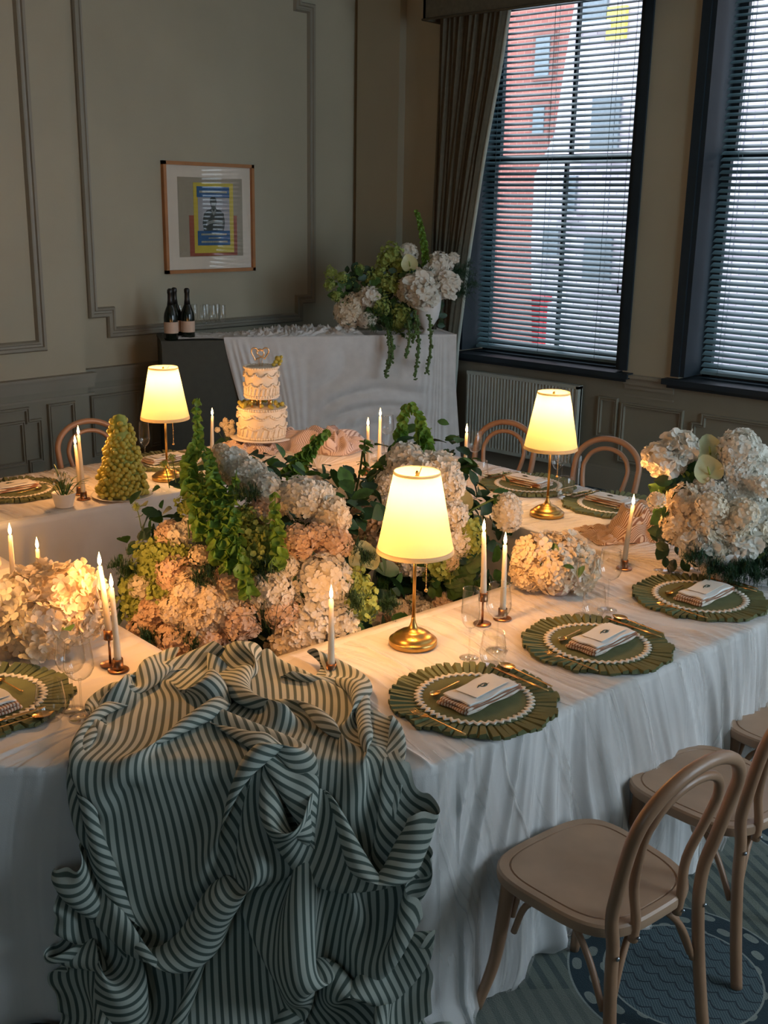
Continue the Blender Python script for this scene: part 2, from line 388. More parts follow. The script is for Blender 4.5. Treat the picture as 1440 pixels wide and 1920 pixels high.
# venetian blinds: every slat a part
def blind(x0, x1, z0, z1, label, tilt=.47):
    t = thing('venetian_blind', label, 'blind', ((x0+x1)/2, .17, z1-.05), 0)
    hw = (x1-x0)/2; pr = []
    for k in range(5):
        a = -1+k*.5; pr.append((a*.027, .003*(1-a*a)))
    mb = MB(); G = []
    for sx_ in (-hw, hw): G.append([(sx_, p[0]*math.cos(tilt)-p[1]*math.sin(tilt), p[0]*math.sin(tilt)+p[1]*math.cos(tilt)) for p in pr])
    G2 = [[(q[0], q[1], q[2]-.0022) for q in row] for row in G]
    A = np.array(G+G2).reshape(-1, 3); F = []
    for j in range(4): F += [(j, j+1, 6+j, 5+j), (10+j, 15+j, 16+j, 11+j)]
    F += [(0, 5, 15, 10), (4, 14, 19, 9)]
    mb.add(A, F); me = mb.mesh('slat', False); me.materials.append(M['slat'])
    n = int((z1-z0-.10)/.0415)
    for k in range(n): obj('slat', me, None, t, (0, 0, -.06-k*.0415))
    obj('head_rail', MB().box((-hw, -.03, -.035), (hw, .03, .03)), M['slat'], t, smooth=False)
    zb = -(z1-.05-z0)+.012; obj('bottom_rail', MB().box((-hw, -.026, zb), (hw, .026, zb+.022)), M['slat'], t, smooth=False)
    for q in (-.82, -.12, .62):
        obj('ladder_cord', MB().tube([(q*hw, -.03, 0), (q*hw, -.03, zb)], .0018, 5).tube([(q*hw, .03, 0), (q*hw, .03, zb)], .0018, 5), M['slat'], t)
    obj('lift_cord', MB().tube([(.86*hw, -.035, 0), (.86*hw, -.035, -1.75), (.86*hw, -.036, -2.2)], .0015, 5).lathe([(.002, 0), (.006, -.01), (.007, -.05), (.003, -.055)], 8, (.86*hw, -.036, -2.2)), M['winframe'], t)
blind(1.26, 2.69, .935, 3.78, 'dark slatted blind over the window beside the curtain')
blind(3.31, 4.79, .935, 3.78, 'dark slatted blind over the window at the right edge of the photo')
blind(6.4, 7.7, .935, 3.55, 'dark slatted blind over the window outside the view to the right')

# curtain with box pelmet
pel = thing('curtain_pelmet', 'olive fabric-covered box pelmet above the curtain', 'pelmet', (0, 0, 0))
obj('board', MB().box((.93, -.26, 3.47), (3.02, -.235, 4.2)).box((.93, -.26, 3.47), (.955, 0, 4.2)).box((2.995, -.26, 3.47), (3.02, 0, 4.2)), M['curtain'], pel, smooth=False)
obj('piping', MB().tube([(.925, 0, 3.475), (.925, -.265, 3.475), (3.025, -.265, 3.475), (3.025, 0, 3.475)], .008, 6), M['curtain'], pel)
cu = thing('window_curtain', 'heavy olive curtain with pale lining edge, swept to the left of the window', 'curtain', (1.0, -.14, .05))
nu, nv = 260, 40; G = np.zeros((nv, nu, 3)); U = np.linspace(0, 1, nu)
zs = np.linspace(3.5, .12, nv)
for i, z in enumerate(zs):
    k = np.interp(z, [.1, 1.0, 1.7, 2.46, 3.1, 3.5], [.22, .25, .33, .46, .585, .64])
    x = .0+U*k; ph = U*13*2*PI+.8*np.sin(U*9)
    amp = .035*(1-.15*np.sin(U*20)); G[i, :, 0] = x+.012*np.sin(ph*2+1); G[i, :, 1] = amp*np.sin(ph)+.012*np.sin(ph*.37+z*2); G[i, :, 2] = z-.05
mb = MB(); mb.grid(G); obj('panel', mb, M['curtain'], cu)
E1 = G[:, -1, :]; W = np.zeros((nv, 3, 3))
for j, (dx, dy) in enumerate(((0, -.004), (.014, -.012), (.028, .006))): W[:, j] = E1+np.array([dx, dy, 0])
obj('lining_edge', MB().grid(W), M['lining'], cu)
obj('heading_tape', MB().box((-.01, -.03, 3.44), (.65, .03, 3.47)), M['curtain'], cu, smooth=False)

# radiator
rd = thing('panel_radiator', 'pale ribbed steel radiator under the window', 'radiator', (1.93, -.10, .15))
mb = MB(); nr = 34; w = 1.08
xs_ = np.linspace(-w/2+.02, w/2-.02, nr*6+1); prof = -.03-.009*np.clip(np.cos((xs_+w/2-.02)/(w-.04)*nr*2*PI)*1.6, -1, 1)
G = np.zeros((2, len(xs_), 3)); G[:, :, 0] = xs_; G[:, :, 1] = prof; G[0, :, 2] = .03; G[1, :, 2] = .61
obj('ribbed_panel', mb.grid(G), M['radiator'], rd)
obj('casing', MB().box((-w/2, -.03, 0), (-w/2+.022, .03, .63)).box((w/2-.022, -.035, 0), (w/2, .03, .63)).box((-w/2, -.035, .61), (w/2, .03, .635)).box((-w/2, -.035, -.0), (w/2, .03, .03)).box((-w/2, .0, 0), (w/2, .02, .61)), M['radiator'], rd, smooth=False)
obj('valve', MB().lathe([(.012, 0), (.012, .05), (.018, .055), (.018, .09), (.008, .1)], 12, (w/2+.03, 0, 0)).tube([(w/2, 0, .03), (w/2+.03, 0, .03), (w/2+.03, 0, -.14)], .007, 8), M['ceramic'], rd)
obj('bracket', MB().box((-.3, .02, .05), (-.27, .09, .55)).box((.3, .02, .05), (.33, .09, .55)), M['radiator'], rd, smooth=False)

# framed poster
pf = thing('framed_poster', 'wood-framed poster of a person with folded arms, yellow and blue, on the wall', 'picture', (0, -1.668, 1.965))
hw, hh = .44, .41; fw_ = .026
M['frame'] = mat('orange_oak_frame', (.36, .15, .045), .4, noise=.15, nscale=8)
obj('frame', MB().box((0, -hw, -hh), (.035, -hw+fw_, hh)).box((0, hw-fw_, -hh), (.035, hw, hh)).box((0, -hw, -hh), (.035, hw, -hh+fw_)).box((0, -hw, hh-fw_), (.035, hw, hh)), M['frame'], pf, smooth=False)
obj('mount', MB().box((.001, -hw+.01, -hh+.01), (.010, hw-.01, hh-.01)), mat('cream_mount_board', (.62, .55, .45), .8, noise=.02), pf, smooth=False)
def flat(name, rects, m, x): 
    b_ = MB()
    for (a0, z0, a1, z1) in rects: b_.box((x, a0, z0), (x+.0012, a1, z1))
    return obj(name, b_, m, pf, smooth=False)
flat('backing_panel', [(-.30, -.29, .33, .30)], mat('taupe_card', (.30, .26, .19), .8, noise=.03), .010)
flat('red_band', [(-.20, -.285, .27, .02)], mat('brick_red_print', (.27, .07, .035), .7, noise=.05), .0112)
flat('yellow_border', [(-.155, -.262, .235, .262)], mat('yellow_print', (.50, .40, .045), .7, noise=.05), .0124)
flat('grey_photo', [(-.115, -.10, .195, .17)], mat('grey_photo_print', (.30, .30, .31), .7, noise=.05), .0136)
flat('blue_band', [(-.125, .155, .195, .235), (-.125, -.205, .195, -.095)], mat('blue_print', (.02, .09, .22), .7, noise=.05), .0148)
# printed figure with folded arms: flat shapes
sil = MB(); xx = .0150
def poly(pts, x): 
    n = len(pts); V = [(x, p[0], p[1]) for p in pts]+[(x+.001, p[0], p[1]) for p in pts]
    return V, [tuple(range(n, 2*n))]+[tuple(range(n))[::-1]]+[(i, (i+1) % n, n+(i+1) % n, n+i) for i in range(n)]
body = [(-.075, -.095), (.125, -.095), (.135, -.03), (.125, .035), (.09, .06), (.055, .065), (.045, .085), (.055, .115), (.055, .145), (.035, .16), (.01, .16), (-.008, .145), (-.008, .115), (.003, .085), (-.005, .065), (-.04, .06), (-.07, .03), (-.085, -.03)]
obj('printed_figure', MB().add(*poly([(p[0]+.01, p[1]) for p in body], .0150)), mat('charcoal_print', (.045, .055, .05), .7, noise=.1), pf, smooth=False)
arms = [(-.055, -.055), (.02, -.035), (.10, -.05), (.12, -.035), (.10, -.02), (.02, -.012), (-.045, -.03)]
obj('printed_arm', MB().add(*poly([(p[0]+.01, p[1]) for p in arms], .0162)).add(*poly([(.012, .06), (.035, .02), (.06, .06), (.05, .068), (.035, .045), (.02, .068)], .0162)).add(*poly([(.015, .09), (.055, .09), (.06, .12), (.01, .12)], .0162)), mat('pale_grey_print', (.21, .23, .22), .7, noise=.1), pf, smooth=False)
lines_ = []
for z, a0, a1, s in ((.195, -.10, .17, .016), (-.122, -.09, .16, .014), (-.15, -.02, .09, .008), (-.178, -.09, .16, .014)):
    a = a0
    while a < a1:
        wdt = random.choice((.009, .011, .013)); lines_.append((a, z-s/2, a+wdt, z+s/2)); a += wdt+.004
flat('printed_lettering', lines_, mat('tan_print', (.34, .32, .20), .7, noise=.05), .0160)
M['frameglass'] = glass_mat('picture_glass', (1, 1, 1), .22)
obj('glazing', MB().box((.020, -hw+.02, -hh+.02), (.022, hw-.02, hh-.02)), M['frameglass'], pf, smooth=False)

# ---------------------------------------------------------------- the street outside
def brick_mat(name, c1, c2, mortar, scale):
    m = bpy.data.materials.new(name); m.use_nodes = True; nt = m.node_tree; b = nt.nodes['Principled BSDF']; b.inputs['Roughness'].default_value = .9
    tc = nt.nodes.new('ShaderNodeTexCoord'); mp = nt.nodes.new('ShaderNodeMapping'); mp.inputs['Rotation'].default_value = (PI/2, 0, 0)
    bt = nt.nodes.new('ShaderNodeTexBrick'); bt.inputs['Scale'].default_value = scale
    for i, q in enumerate((c1, c2, mortar)): bt.inputs[1+i].default_value = q+(1,)
    nt.links.new(tc.outputs['Object'], mp.inputs[0]); nt.links.new(mp.outputs[0], bt.inputs[0]); nt.links.new(bt.outputs[0], b.inputs['Base Color']); return m
red = brick_mat('red_brickwork', (.34, .12, .10), (.29, .10, .085), (.36, .19, .16), 4)
pale = brick_mat('pale_stonework', (.62, .57, .60), (.50, .45, .50), (.40, .34, .38), 1.4)
def on_y(px, py, y):
    d = ray(px, py); t = (y-CAM[1])/d[1]; q = CAM+d*t; return q[0], q[2]
tw = thing('brick_building', 'red brick tower with a flared upper storey seen through the left window', 'building', (0, 0, 0))
Y0 = 6.0; pts = [on_y(*q, Y0) for q in ((880, 760), (998, 760), (996, 450), (1002, 330), (1040, 250), (1062, 100), (1082, -20), (1085, -160), (880, -160))]
pts = [(p[0], p[1]) for p in pts]; n = len(pts)
V = [(p[0], Y0, p[1]) for p in pts]+[(p[0]-3.2, Y0+3, p[1]) for p in pts]
obj('brick_wall', MB().add(V, [tuple(range(n))]+[tuple(range(n, 2*n))[::-1]]+[(i, n+i, n+(i+1) % n, (i+1) % n) for i in range(n)]), red, tw, smooth=False)
M['wdark'] = mat('dark_street_window', (.16, .19, .22), .4, noise=.1)
M['redstone'] = mat('dark_red_stone', (.24, .09, .075), .8, noise=.1)
for q in ((1005, 60, 1040, 150), (1000, 190, 1030, 260)):
    a = on_y(q[0], q[1], Y0); b2 = on_y(q[2], q[3], Y0)
    wo = obj('window', MB().box((a[0], Y0-.06, b2[1]), (b2[0], Y0+.02, a[1])), M['redstone'], tw, smooth=False)
    obj('pane', MB().box((a[0]+.06, Y0-.08, b2[1]+.06), (b2[0]-.06, Y0-.055, a[1]-.06)), M['wdark'], wo, smooth=False)
fb = thing('stone_building', 'pale stone-fronted building across the street behind the blinds', 'building', (0, 0, 0))
Y1 = 13.5; obj('stone_wall', MB().box((-22, Y1, -1.5), (3.0, Y1+2, 14)), pale, fb, smooth=False)
for q in ((1115, 185, 1160, 285), (1100, 440, 1145, 530), (1022, 430, 1048, 480), (1095, -60, 1140, 40), (1060, 330, 1080, 400)):
    a = on_y(q[0], q[1], Y1); b2 = on_y(q[2], q[3], Y1)
    wo = obj('window', MB().box((a[0], Y1-.08, b2[1]), (b2[0], Y1+.02, a[1])), M['wdark'], fb, smooth=False)
    obj('sill', MB().box((a[0]-.15, Y1-.2, b2[1]-.15), (b2[0]+.15, Y1, b2[1])), pale, wo, smooth=False)
a = on_y(1145, 15, Y1); b2 = on_y(1175, 75, Y1)
obj('yellow_sign', MB().box((a[0], Y1-.12, b2[1]), (b2[0], Y1, a[1])), mat('yellow_sign_paint', (.8, .62, .12), .6, noise=.05), fb, smooth=False)
rb = thing('brick_terrace', 'pink brick terrace across the street behind the right blind', 'building', (0, 0, 0))
pk = brick_mat('pink_brickwork', (.50, .32, .29), (.42, .25, .23), (.55, .45, .42), 3)
obj('brick_wall', MB().box((3.0, 11.5, -1.5), (16, 13.4, 12)), pk, rb, smooth=False)
for x in (4.2, 6.8, 9.4):
    for z in (1.2, 4.4): 
        wo = obj('window', MB().box((x, 11.42, z), (x+1.2, 11.52, z+1.9)), pale, rb, smooth=False)
        obj('pane', MB().box((x+.12, 11.40, z+.12), (x+1.08, 11.43, z+1.78)), M['wdark'], wo, smooth=False)
a = on_y(985, 565, 9.0); b2 = on_y(1008, 640, 9.0)
pb = thing('red_kiosk', 'bright red kiosk on the pavement behind the left blind', 'kiosk', (a[0], 9.0, -1.0))
obj('body', MB().box((0, 0, 0), (b2[0]-a[0], .25, a[1]+1.0)), mat('red_gloss_paint', (.75, .03, .04), .4, noise=.05), pb, smooth=False)
obj('roof', MB().box((-.05, -.05, a[1]+1.0), (b2[0]-a[0]+.05, .3, a[1]+1.1)), mat('red_roof_paint', (.5, .02, .03), .4, noise=.05), pb, smooth=False)
struct('street_ground', MB().box((-24, .6, -1.2), (18, 16, -1.0)), mat('street_asphalt', (.30, .33, .38), .8, noise=.1, nscale=3), smooth=False)
# ================================================================ the tables and their linen
TO = np.array([4.63494879, -5.40854875]); TU = np.array([.09815723, .99517092]); TW = np.array([-.99517092, .09815723])
def tw(u, w, z=.752):
    p = TO+TU*u+TW*w; return np.array([p[0], p[1], z])
TANG = math.atan2(TU[1], TU[0])
IN, OUT, WD = 1.88, 2.68, .80
M['tabletop'] = mat('plywood_tabletop', (.42, .3, .18), .6, noise=.1)
def trestle(label, u0, u1, w0, w1):
    c = tw((u0+u1)/2, (w0+w1)/2, 0); t = thing('trestle_table', label, 'table', c, TANG)
    a, b = (u1-u0)/2, (w1-w0)/2
    obj('tabletop', MB().box((-a, -b, .715), (a, b, .742)), M['tabletop'], t, smooth=False)
    for sx_ in (-1, 1):
        for sy_ in (-1, 1):
            x, y = sx_*(a-.09), sy_*(b-.09); obj('leg', MB().tube([(x, y, 0), (x, y, .72)], .016, 8), M['copper'], t)
trestle('trestle table under the white cloth on the right, by the pale chairs', .15, 2.60, -.745, -.04)
trestle('trestle table under the white cloth at the rear, in front of the radiator', 1.93, 2.62, .02, 1.86)
trestle('trestle table under the white cloth behind the grape tower', .02, 1.86, 1.93, 2.62)
trestle('trestle table under the white cloth on the left edge of the photo', -.745, -.04, .15, 2.6)
trestle('trestle table under the cake at the far corner', 1.94, 2.28, 1.94, 2.28)

# outer outline of the ring of tables in table coordinates, near and far corners cut off
outer = [(-.80, 0.02), (.12, -.775), (2.68, -.80), (2.68, 1.95), (1.95, 2.68), (-.80, 2.68)]
def resample(poly, step, rad=.05):
    n = len(poly); pts = []
    for i in range(n):
        p0, p1, p2 = [np.array(poly[k % n], float) for k in (i-1, i, i+1)]
        a = p1+(p0-p1)/np.linalg.norm(p0-p1)*rad; b = p1+(p2-p1)/np.linalg.norm(p2-p1)*rad
        for t in np.linspace(0, 1, 5): pts.append((1-t)**2*a+2*t*(1-t)*p1+t*t*b)
    pts.append(pts[0]); pts = np.array(pts); s = np.r_[0, np.cumsum(np.linalg.norm(np.diff(pts, axis=0), axis=1))]
    m = int(s[-1]/step); q = np.linspace(0, s[-1], m, endpoint=False)
    return np.stack([np.interp(q, s, pts[:, 0]), np.interp(q, s, pts[:, 1])], 1), q, s[-1]
PO, S, LEN = resample(outer, .0045)
tan = np.roll(PO, -1, 0)-np.roll(PO, 1, 0); tan /= np.linalg.norm(tan, axis=1)[:, None]
for _ in range(12): tan = (np.roll(tan, 1, 0)+tan+np.roll(tan, -1, 0)); tan /= np.linalg.norm(tan, axis=1)[:, None]
NO = np.stack([tan[:, 1], -tan[:, 0]], 1)       # outward for counter-clockwise order
PI_ = np.clip(PO, 0.0, IN)
def foldf(s, seed, f=1.0):
    """irregular narrow pleats with rounded crests"""
    x = s*f; o = np.zeros_like(x)
    for k, (fr, wt, p) in enumerate(((5.5, .6, 1.6), (10.5, .55, 2.4), (19., .22, 2.))):
        ph = x*fr+1.6*n1(x*fr*.33, seed+k)+.8*n1(x*fr*.9, seed+k+9); env = .25+.75*n1(x*fr*.45+4, seed+k+20)
        o = o+wt*env*np.abs(np.cos(PI*ph))**p
    return o
# things standing on the linen hold it flat around them: (pixel, pixel, radius)
RESTS = [(889, 1316, .26), (1119, 1212, .26), (1312, 1124, .26), (990, 912, .25), (1150, 950, .25), (318, 868, .25), (30, 922, .25), (-30, 1318, .26), (774, 1210, .085), (1025, 968, .085), (314, 900, .085), (-62, 1012, .085), (-62, 1250, .085),
    (207, 1246, .04), (222, 1256, .04), (157, 936, .04), (150, 926, .04), (870, 924, .04), (904, 1170, .04), (942, 1160, .04), (621, 1264, .04), (1170, 1066, .04), (931, 1222, .045), (879, 1236, .04), (923, 1252, .045), (1138, 1146, .05), (1092, 1156, .05), (1112, 1160, .05),
    (1240, 1072, .04), (1286, 1068, .04), (1268, 1076, .04), (138, 1334, .04), (154, 1348, .04), (97, 1352, .04), (273, 872, .04), (888, 888, .04), (900, 905, .04), (1052, 912, .04), (1042, 918, .04), (1058, 938, .04), (92, 1222, .08), (1046, 1112, .07), (1350, 1082, .12), (231, 930, .16), (121, 950, .06), (492, 836, .1)]
RC = []
for _x, _y, _r in RESTS: _q = T(_x, _y, .757)[:2]-TO; RC.append((_q@TU, _q@TW, _r))
def rest(P):
    k = np.ones(len(P))
    for a, b, r in RC: k = np.minimum(k, np.clip((np.hypot(P[:, 0]-a, P[:, 1]-b)-r)/.05, 0, 1))
    return k
def streak(x, seed):
    a = (1-np.abs(np.sin(PI*(x*6+1.7*n1(x*4, seed)))))**4*(.3+.7*n1(x*3.1, seed+1)); b = (1-np.abs(np.sin(PI*(x*13+1.5*n1(x*7, seed+2)))))**5*n1(x*5.3, seed+3)
    return .9*a+.55*b
def cloth_ring():
    cham = (PO[:, 0]+PO[:, 1] < -.55) & (PO[:, 0] > -.9)
    ntop, ndr, nin = 40, 34, 26
    rows = []
    n = len(PO); Din = PI_-PO; wl_ = np.linalg.norm(Din, axis=1); radial = Din/wl_[:, None]
    # inner drape: from the floor up to inner edge (few folds), then the top, then outer drape
    inn = -NO.copy(); 
    # inner normal pointing into hollow
    side = np.zeros((n, 2)); cx = PI_-np.array([IN/2, IN/2]); 
    dom = np.abs(cx[:, 0]) > np.abs(cx[:, 1]); side[dom, 0] = -np.sign(cx[dom, 0]); side[~dom, 1] = -np.sign(cx[~dom, 1])
    sI = np.where(dom, PI_[:, 1], PI_[:, 0])+np.where(dom, 0, 10)+np.where(cx.sum(1) > 0, 20, 0)
    for i in range(nin):
        t = 1-i/(nin-1)     # 1 floor, 0 edge
        amp = .02+.07*t; g = foldf(sI+.05*t, 60, .55)
        off = .006+amp*g*min(1, t*6+.05)
        P = PI_+side*off[:, None]; z = .757-t*.745-(0 if t > 0 else 0)
        rows.append(np.c_[P, np.full(n, z)])
    for i in range(1, ntop):
        t = i/ntop; P = PI_*(1-t)+PO*t
        x = S*1.0
        slant = S+.22*(1-t)*np.sin(S*2.1)+.10*t
        w1 = 1-np.abs(np.sin(PI*(slant*7+1.4*n1(slant*2.5, 5)+.5*n2(S*3, t*3+0*S, 8)))); w2 = 1-np.abs(np.sin(PI*(slant*17+.9*n1(slant*5, 15)+1.1*n2(S*4, t*2+0*S, 9))))
        z = .7545+.0095*(w1**2.6)*n2(S*2.4, t*2+0*S, 3)+.006*w2**2.5*n2(S*5, 3*t+0*S, 4)
        z = .7545+((z-.7545)+.014*streak(S+.10*(1-t)*np.sin(S*2.6+1)+.05*(1-t), 50)*min(1, t*4+.1))*rest(P)
        if t > .9: z = z-.006*((t-.9)/.1)**2
        rows.append(np.c_[P, z])
    for i in range(ndr):
        t = i/(ndr-1)
        sl = S+.16*t*np.sin(S*1.3+.6)+.05*np.sin(t*3+S*4)
        g = foldf(sl, 31, 1.0); g2 = foldf(sl+.02*t, 77, 1.7)
        amp = .004+.052*min(1, t*2.2)**.8+.03*t**2
        off = .002+amp*g+.012*min(1, t*5+.2)*g2
        off = off+.016*streak(sl, 50)*(1-.45*t)
        off = off*np.where(cham, .3, 1.0)
        off = off+.085*max(0, t-.93)/.07*n1(S*3.3, 44)+.03*t
        P = PO+NO*off[:, None]; z = .750-.742*t
        zz = z+0.012*(1-min(1, t*8))*g2*0
        rows.append(np.c_[P, np.full(n, zz)])
    G = np.array(rows)
    out = np.zeros_like(G); out[..., :2] = TO+G[..., :1]*TU+G[..., 1:2]*TW; out[..., 2] = G[..., 2]
    return out
RING = cloth_ring()
def sector(name, label, f):
    # f selects perimeter index ranges
    idx = np.where(f)[0]; n = len(PO)
    # make contiguous
    start = [i for i in idx if not f[(i-1) % n]][0]; seq = []
    i = start
    while f[i % n] and len(seq) < n: seq.append(i % n); i += 1
    seq.append(i % n); G = RING[:, seq]
    return tag(obj(name, MB().grid(G[:, ::-1]), M['cloth']), label, 'tablecloth')
u_, w_ = PO[:, 0], PO[:, 1]
ang_near = (u_+.8)-(w_+.8)       # >0 : right of the near diagonal
right = (w_ < 0) & (u_ > w_) & (u_-1.88 < -w_)
rear = (~right) & (u_ > 1.0) & (u_ > w_)
farl = (~right) & (~rear) & (w_ > 1.0) & (w_ > 0) & (w_-1.88 > -u_)
left = ~(right | rear | farl)
sector('tablecloth', 'white cloth in soft pleats on the right table, hanging beside the pale chairs', right)
sector('tablecloth', 'white cloth on the rear table with the lamp in front of the radiator', rear)
sector('tablecloth', 'white cloth on the far left table carrying the grape tower', farl)
sector('tablecloth', 'white cloth on the table at the left edge of the photo', left)

# sheer gauze lengths drawn across the linen and over its edge: thin cloth, denser where it is bunched
def gauze_mat():
    m = bpy.data.materials.new('sheer_gauze'); m.use_nodes = True; nt = m.node_tree; N = nt.nodes; L = nt.links; b = N['Principled BSDF']; out = N['Material Output']
    b.inputs['Base Color'].default_value = (.68, .64, .60, 1); b.inputs['Roughness'].default_value = .9
    tc = N.new('ShaderNodeTexCoord'); mp = N.new('ShaderNodeMapping'); mp.inputs['Scale'].default_value = (1, .035, 1); L.new(tc.outputs['UV'], mp.inputs[0]); vals = []
    for sc, lo, hi in ((9, .48, .72), (30, .55, .75)):
        n = N.new('ShaderNodeTexNoise'); n.inputs['Scale'].default_value = sc; n.inputs['Detail'].default_value = 2; n.inputs['Distortion'].default_value = .0; L.new(mp.outputs[0], n.inputs['Vector'])
        r = N.new('ShaderNodeMapRange'); r.inputs[1].default_value = lo; r.inputs[2].default_value = hi; L.new(n.outputs['Fac'], r.inputs[0]); vals.append(r.outputs[0])
    mx = N.new('ShaderNodeMath'); mx.operation = 'MAXIMUM'; L.new(vals[0], mx.inputs[0]); L.new(vals[1], mx.inputs[1])
    ma = N.new('ShaderNodeMath'); ma.operation = 'MULTIPLY_ADD'; ma.inputs[1].default_value = .62; ma.inputs[2].default_value = .10; L.new(mx.outputs[0], ma.inputs[0])
    t = N.new('ShaderNodeBsdfTransparent'); sh = N.new('ShaderNodeMixShader'); L.new(ma.outputs[0], sh.inputs[0]); L.new(t.outputs[0], sh.inputs[1]); L.new(b.outputs[0], sh.inputs[2]); L.new(sh.outputs[0], out.inputs['Surface'])
    bp = N.new('ShaderNodeBump'); bp.inputs['Strength'].default_value = .6; bp.inputs['Distance'].default_value = .012; L.new(mx.outputs[0], bp.inputs['Height']); L.new(bp.outputs['Normal'], b.inputs['Normal'])
    return m
M['sheer'] = gauze_mat()
def overlay(label, f):
    n = len(PO); idx = np.where(f)[0]; start = [i for i in idx if not f[(i-1) % n]][0]; seq = []; i = start
    while f[i % n] and len(seq) < n: seq.append(i % n); i += 1
    G = RING[27:, seq].copy(); m = G.shape[0]
    NW = NO[seq, 0:1]*TU+NO[seq, 1:2]*TW; tt = np.arange(m)
    for r in range(m):
        dr_ = max(0, r-38); k = min(1, dr_/2.0); G[r, :, :2] += NW*(.0035*k+.0002*dr_); G[r, :, 2] += .0018*(1-k)+.0008*k
    Sx = S[seq]; UVs = np.dstack([np.tile(Sx, (m, 1))+.06*np.sin(tt[:, None]*.12+Sx[None]*2.2), np.tile((tt*.02)[:, None], (1, len(seq)))])[:, ::-1]
    tag(obj('gauze_overlay', MB().grid(G[:, ::-1]), M['sheer'], uv=UVs.reshape(-1, 2)), label, 'cloth')
overlay('sheer gauze drawn in creases over the white cloth on the right table', right & (u_ > .16))
overlay('sheer gauze drawn over the white cloth on the rear table', rear & (w_ < 1.9))
overlay('sheer gauze drawn over the white cloth on the far left table', farl & (u_ < 1.9))

# ================================================================ bentwood chairs
def make_chair(label, loc, rz, group=None):
    """local frame: seat centre at origin on the floor, front towards +y"""
    t = thing('bentwood_chair', label, 'chair', loc, rz, group)
    # seat outline, rounded trapezoid
    def outl(k=1.0):
        P = []
        for a in np.linspace(0, 2*PI, 72, endpoint=False):
            c, s_ = math.cos(a), math.sin(a); q = (abs(c)**3.6+abs(s_)**3.6)**(-1/3.6); x, y = .212*q*c, .206*q*s_
            x *= 1+.07*(y/.2)-.015; P.append((x*k, y*k))
        return np.array(P)
    s = MB(); prof = [(.955, .418), (.99, .424), (1.0, .436), (.995, .449), (.97, .4545), (.875, .4545), (.868, .4505), (.858, .4505), (.85, .4545), (.5, .453), (.2, .452), (.01, .452)]
    G = np.array([np.c_[outl(k), np.full(72, z)] for k, z in prof]); s.grid(G, True)
    s.f.append(tuple(range(72))[::-1]); s.f.append(tuple(range((len(prof)-1)*72, len(prof)*72)))
    obj('seat', s, M['seatwood'], t, autos=.35)
    def hoop(hwid, ztop, lean, base, dx, r, yb):
        P = [base]
        return P
    def hy(z): return -.185-.10*max(0, (z-.42)/.46)**1.15
    # outer hoop: rear legs and back in one bend
    path = []
    for z in np.linspace(0, .42, 7): path.append((-.165-.02*(1-z/.42), -.20-.05*(1-z/.42)**1.5+.0, z))
    for z in (.50, .58, .66, .72): path.append((-.165-.028*math.sin((z-.42)/.3*PI/2*1.0), hy(z), z))
    for a in np.linspace(PI*.97, PI*.5, 8): path.append((.193*math.cos(a), hy(.74+.145*math.sin(a)), .735+.145*math.sin(a)))
    half = path; full = half+[(-p[0], p[1], p[2]) for p in half[::-1][1:]]
    # flip so list runs left foot -> right foot
    obj('back_hoop', MB().tube(catmull(full, 4), .0165, 10), M['wood'], t)
    ip = [(-.085, -.195, .40), (-.087, -.20, .46), (-.10, hy(.55)+.012, .55), (-.125, hy(.65)+.010, .65), (-.135, hy(.72)+.008, .72)]
    for a in np.linspace(PI*.93, PI*.5, 6): ip.append((.128*math.cos(a), hy(.735+.095*math.sin(a))+.006, .735+.095*math.sin(a)))
    full = ip+[(-p[0], p[1], p[2]) for p in ip[::-1][1:]]
    obj('inner_hoop', MB().tube(catmull(full, 4), .0125, 10), M['wood'], t)
    for sx_ in (-1, 1):
        P = catmull([(sx_*.155, .145, .43), (sx_*.162, .155, .30), (sx_*.172, .172, .15), (sx_*.195, .205, 0)], 5)
        obj('front_leg', MB().tube(P, np.linspace(.021, .014, len(P)), 10), M['wood'], t)
    br = MB()
    for sx_ in (-1, 1):
        br.tube(catmull([(sx_*.158, .12, .27), (sx_*.152, .09, .36), (sx_*.145, .03, .405), (sx_*.14, -.03, .415)], 5), .009, 8)
        br.tube(catmull([(sx_*.125, .145, .27+.0), (sx_*.135, .148, .30), (sx_*.10, .145, .38), (sx_*.04, .14, .412), (0, .14, .418)], 5)[4:], .009, 8)
        br.tube(catmull([(sx_*.170, -.19, .24), (sx_*.160, -.13, .34), (sx_*.15, -.06, .405), (sx_*.14, .0, .418)], 5), .009, 8)
        br.tube(catmull([(sx_*.160, -.205, .24), (sx_*.12, -.19, .34), (sx_*.06, -.17, .405), (0, -.16, .418)], 5), .009, 8)
    obj('corner_brace', br, M['wood'], t)
    sc = MB()
    for sx_ in (-1, 1):
        sc.sphere((sx_*.168, -.219, .40), (.006, .004, .006), 8, 4); sc.sphere((sx_*.086, -.212, .415), (.005, .004, .005), 8, 4)
    obj('screw', sc, mat('steel_screw', (.35, .38, .42), .3, 1, noise=.05), t)
    return t
CH = make_chair('pale bentwood chair nearest the camera, seat fully in view', (5.712, -5.035, 0), PI/2-.15)
dup(CH, (5.735, -4.415, 0), PI/2-.15, 'pale bentwood chair second from the camera, its seat half behind the nearest chair back')
dup(CH, (5.77, -3.86, 0), PI/2-.12, 'pale bentwood chair cut by the right edge of the photo, third from the camera')
dup(CH, (3.95, -2.38, 0), PI+.03, 'bentwood chair at the rear table, right of the lamp before the windows')
dup(CH, (3.30, -2.40, 0), PI+.1, 'bentwood chair at the rear table, partly behind the lamp shade')
dup(CH, (1.90, -3.90, 0), -PI/2-.1, 'bentwood chair behind the grape tower and its two candles')
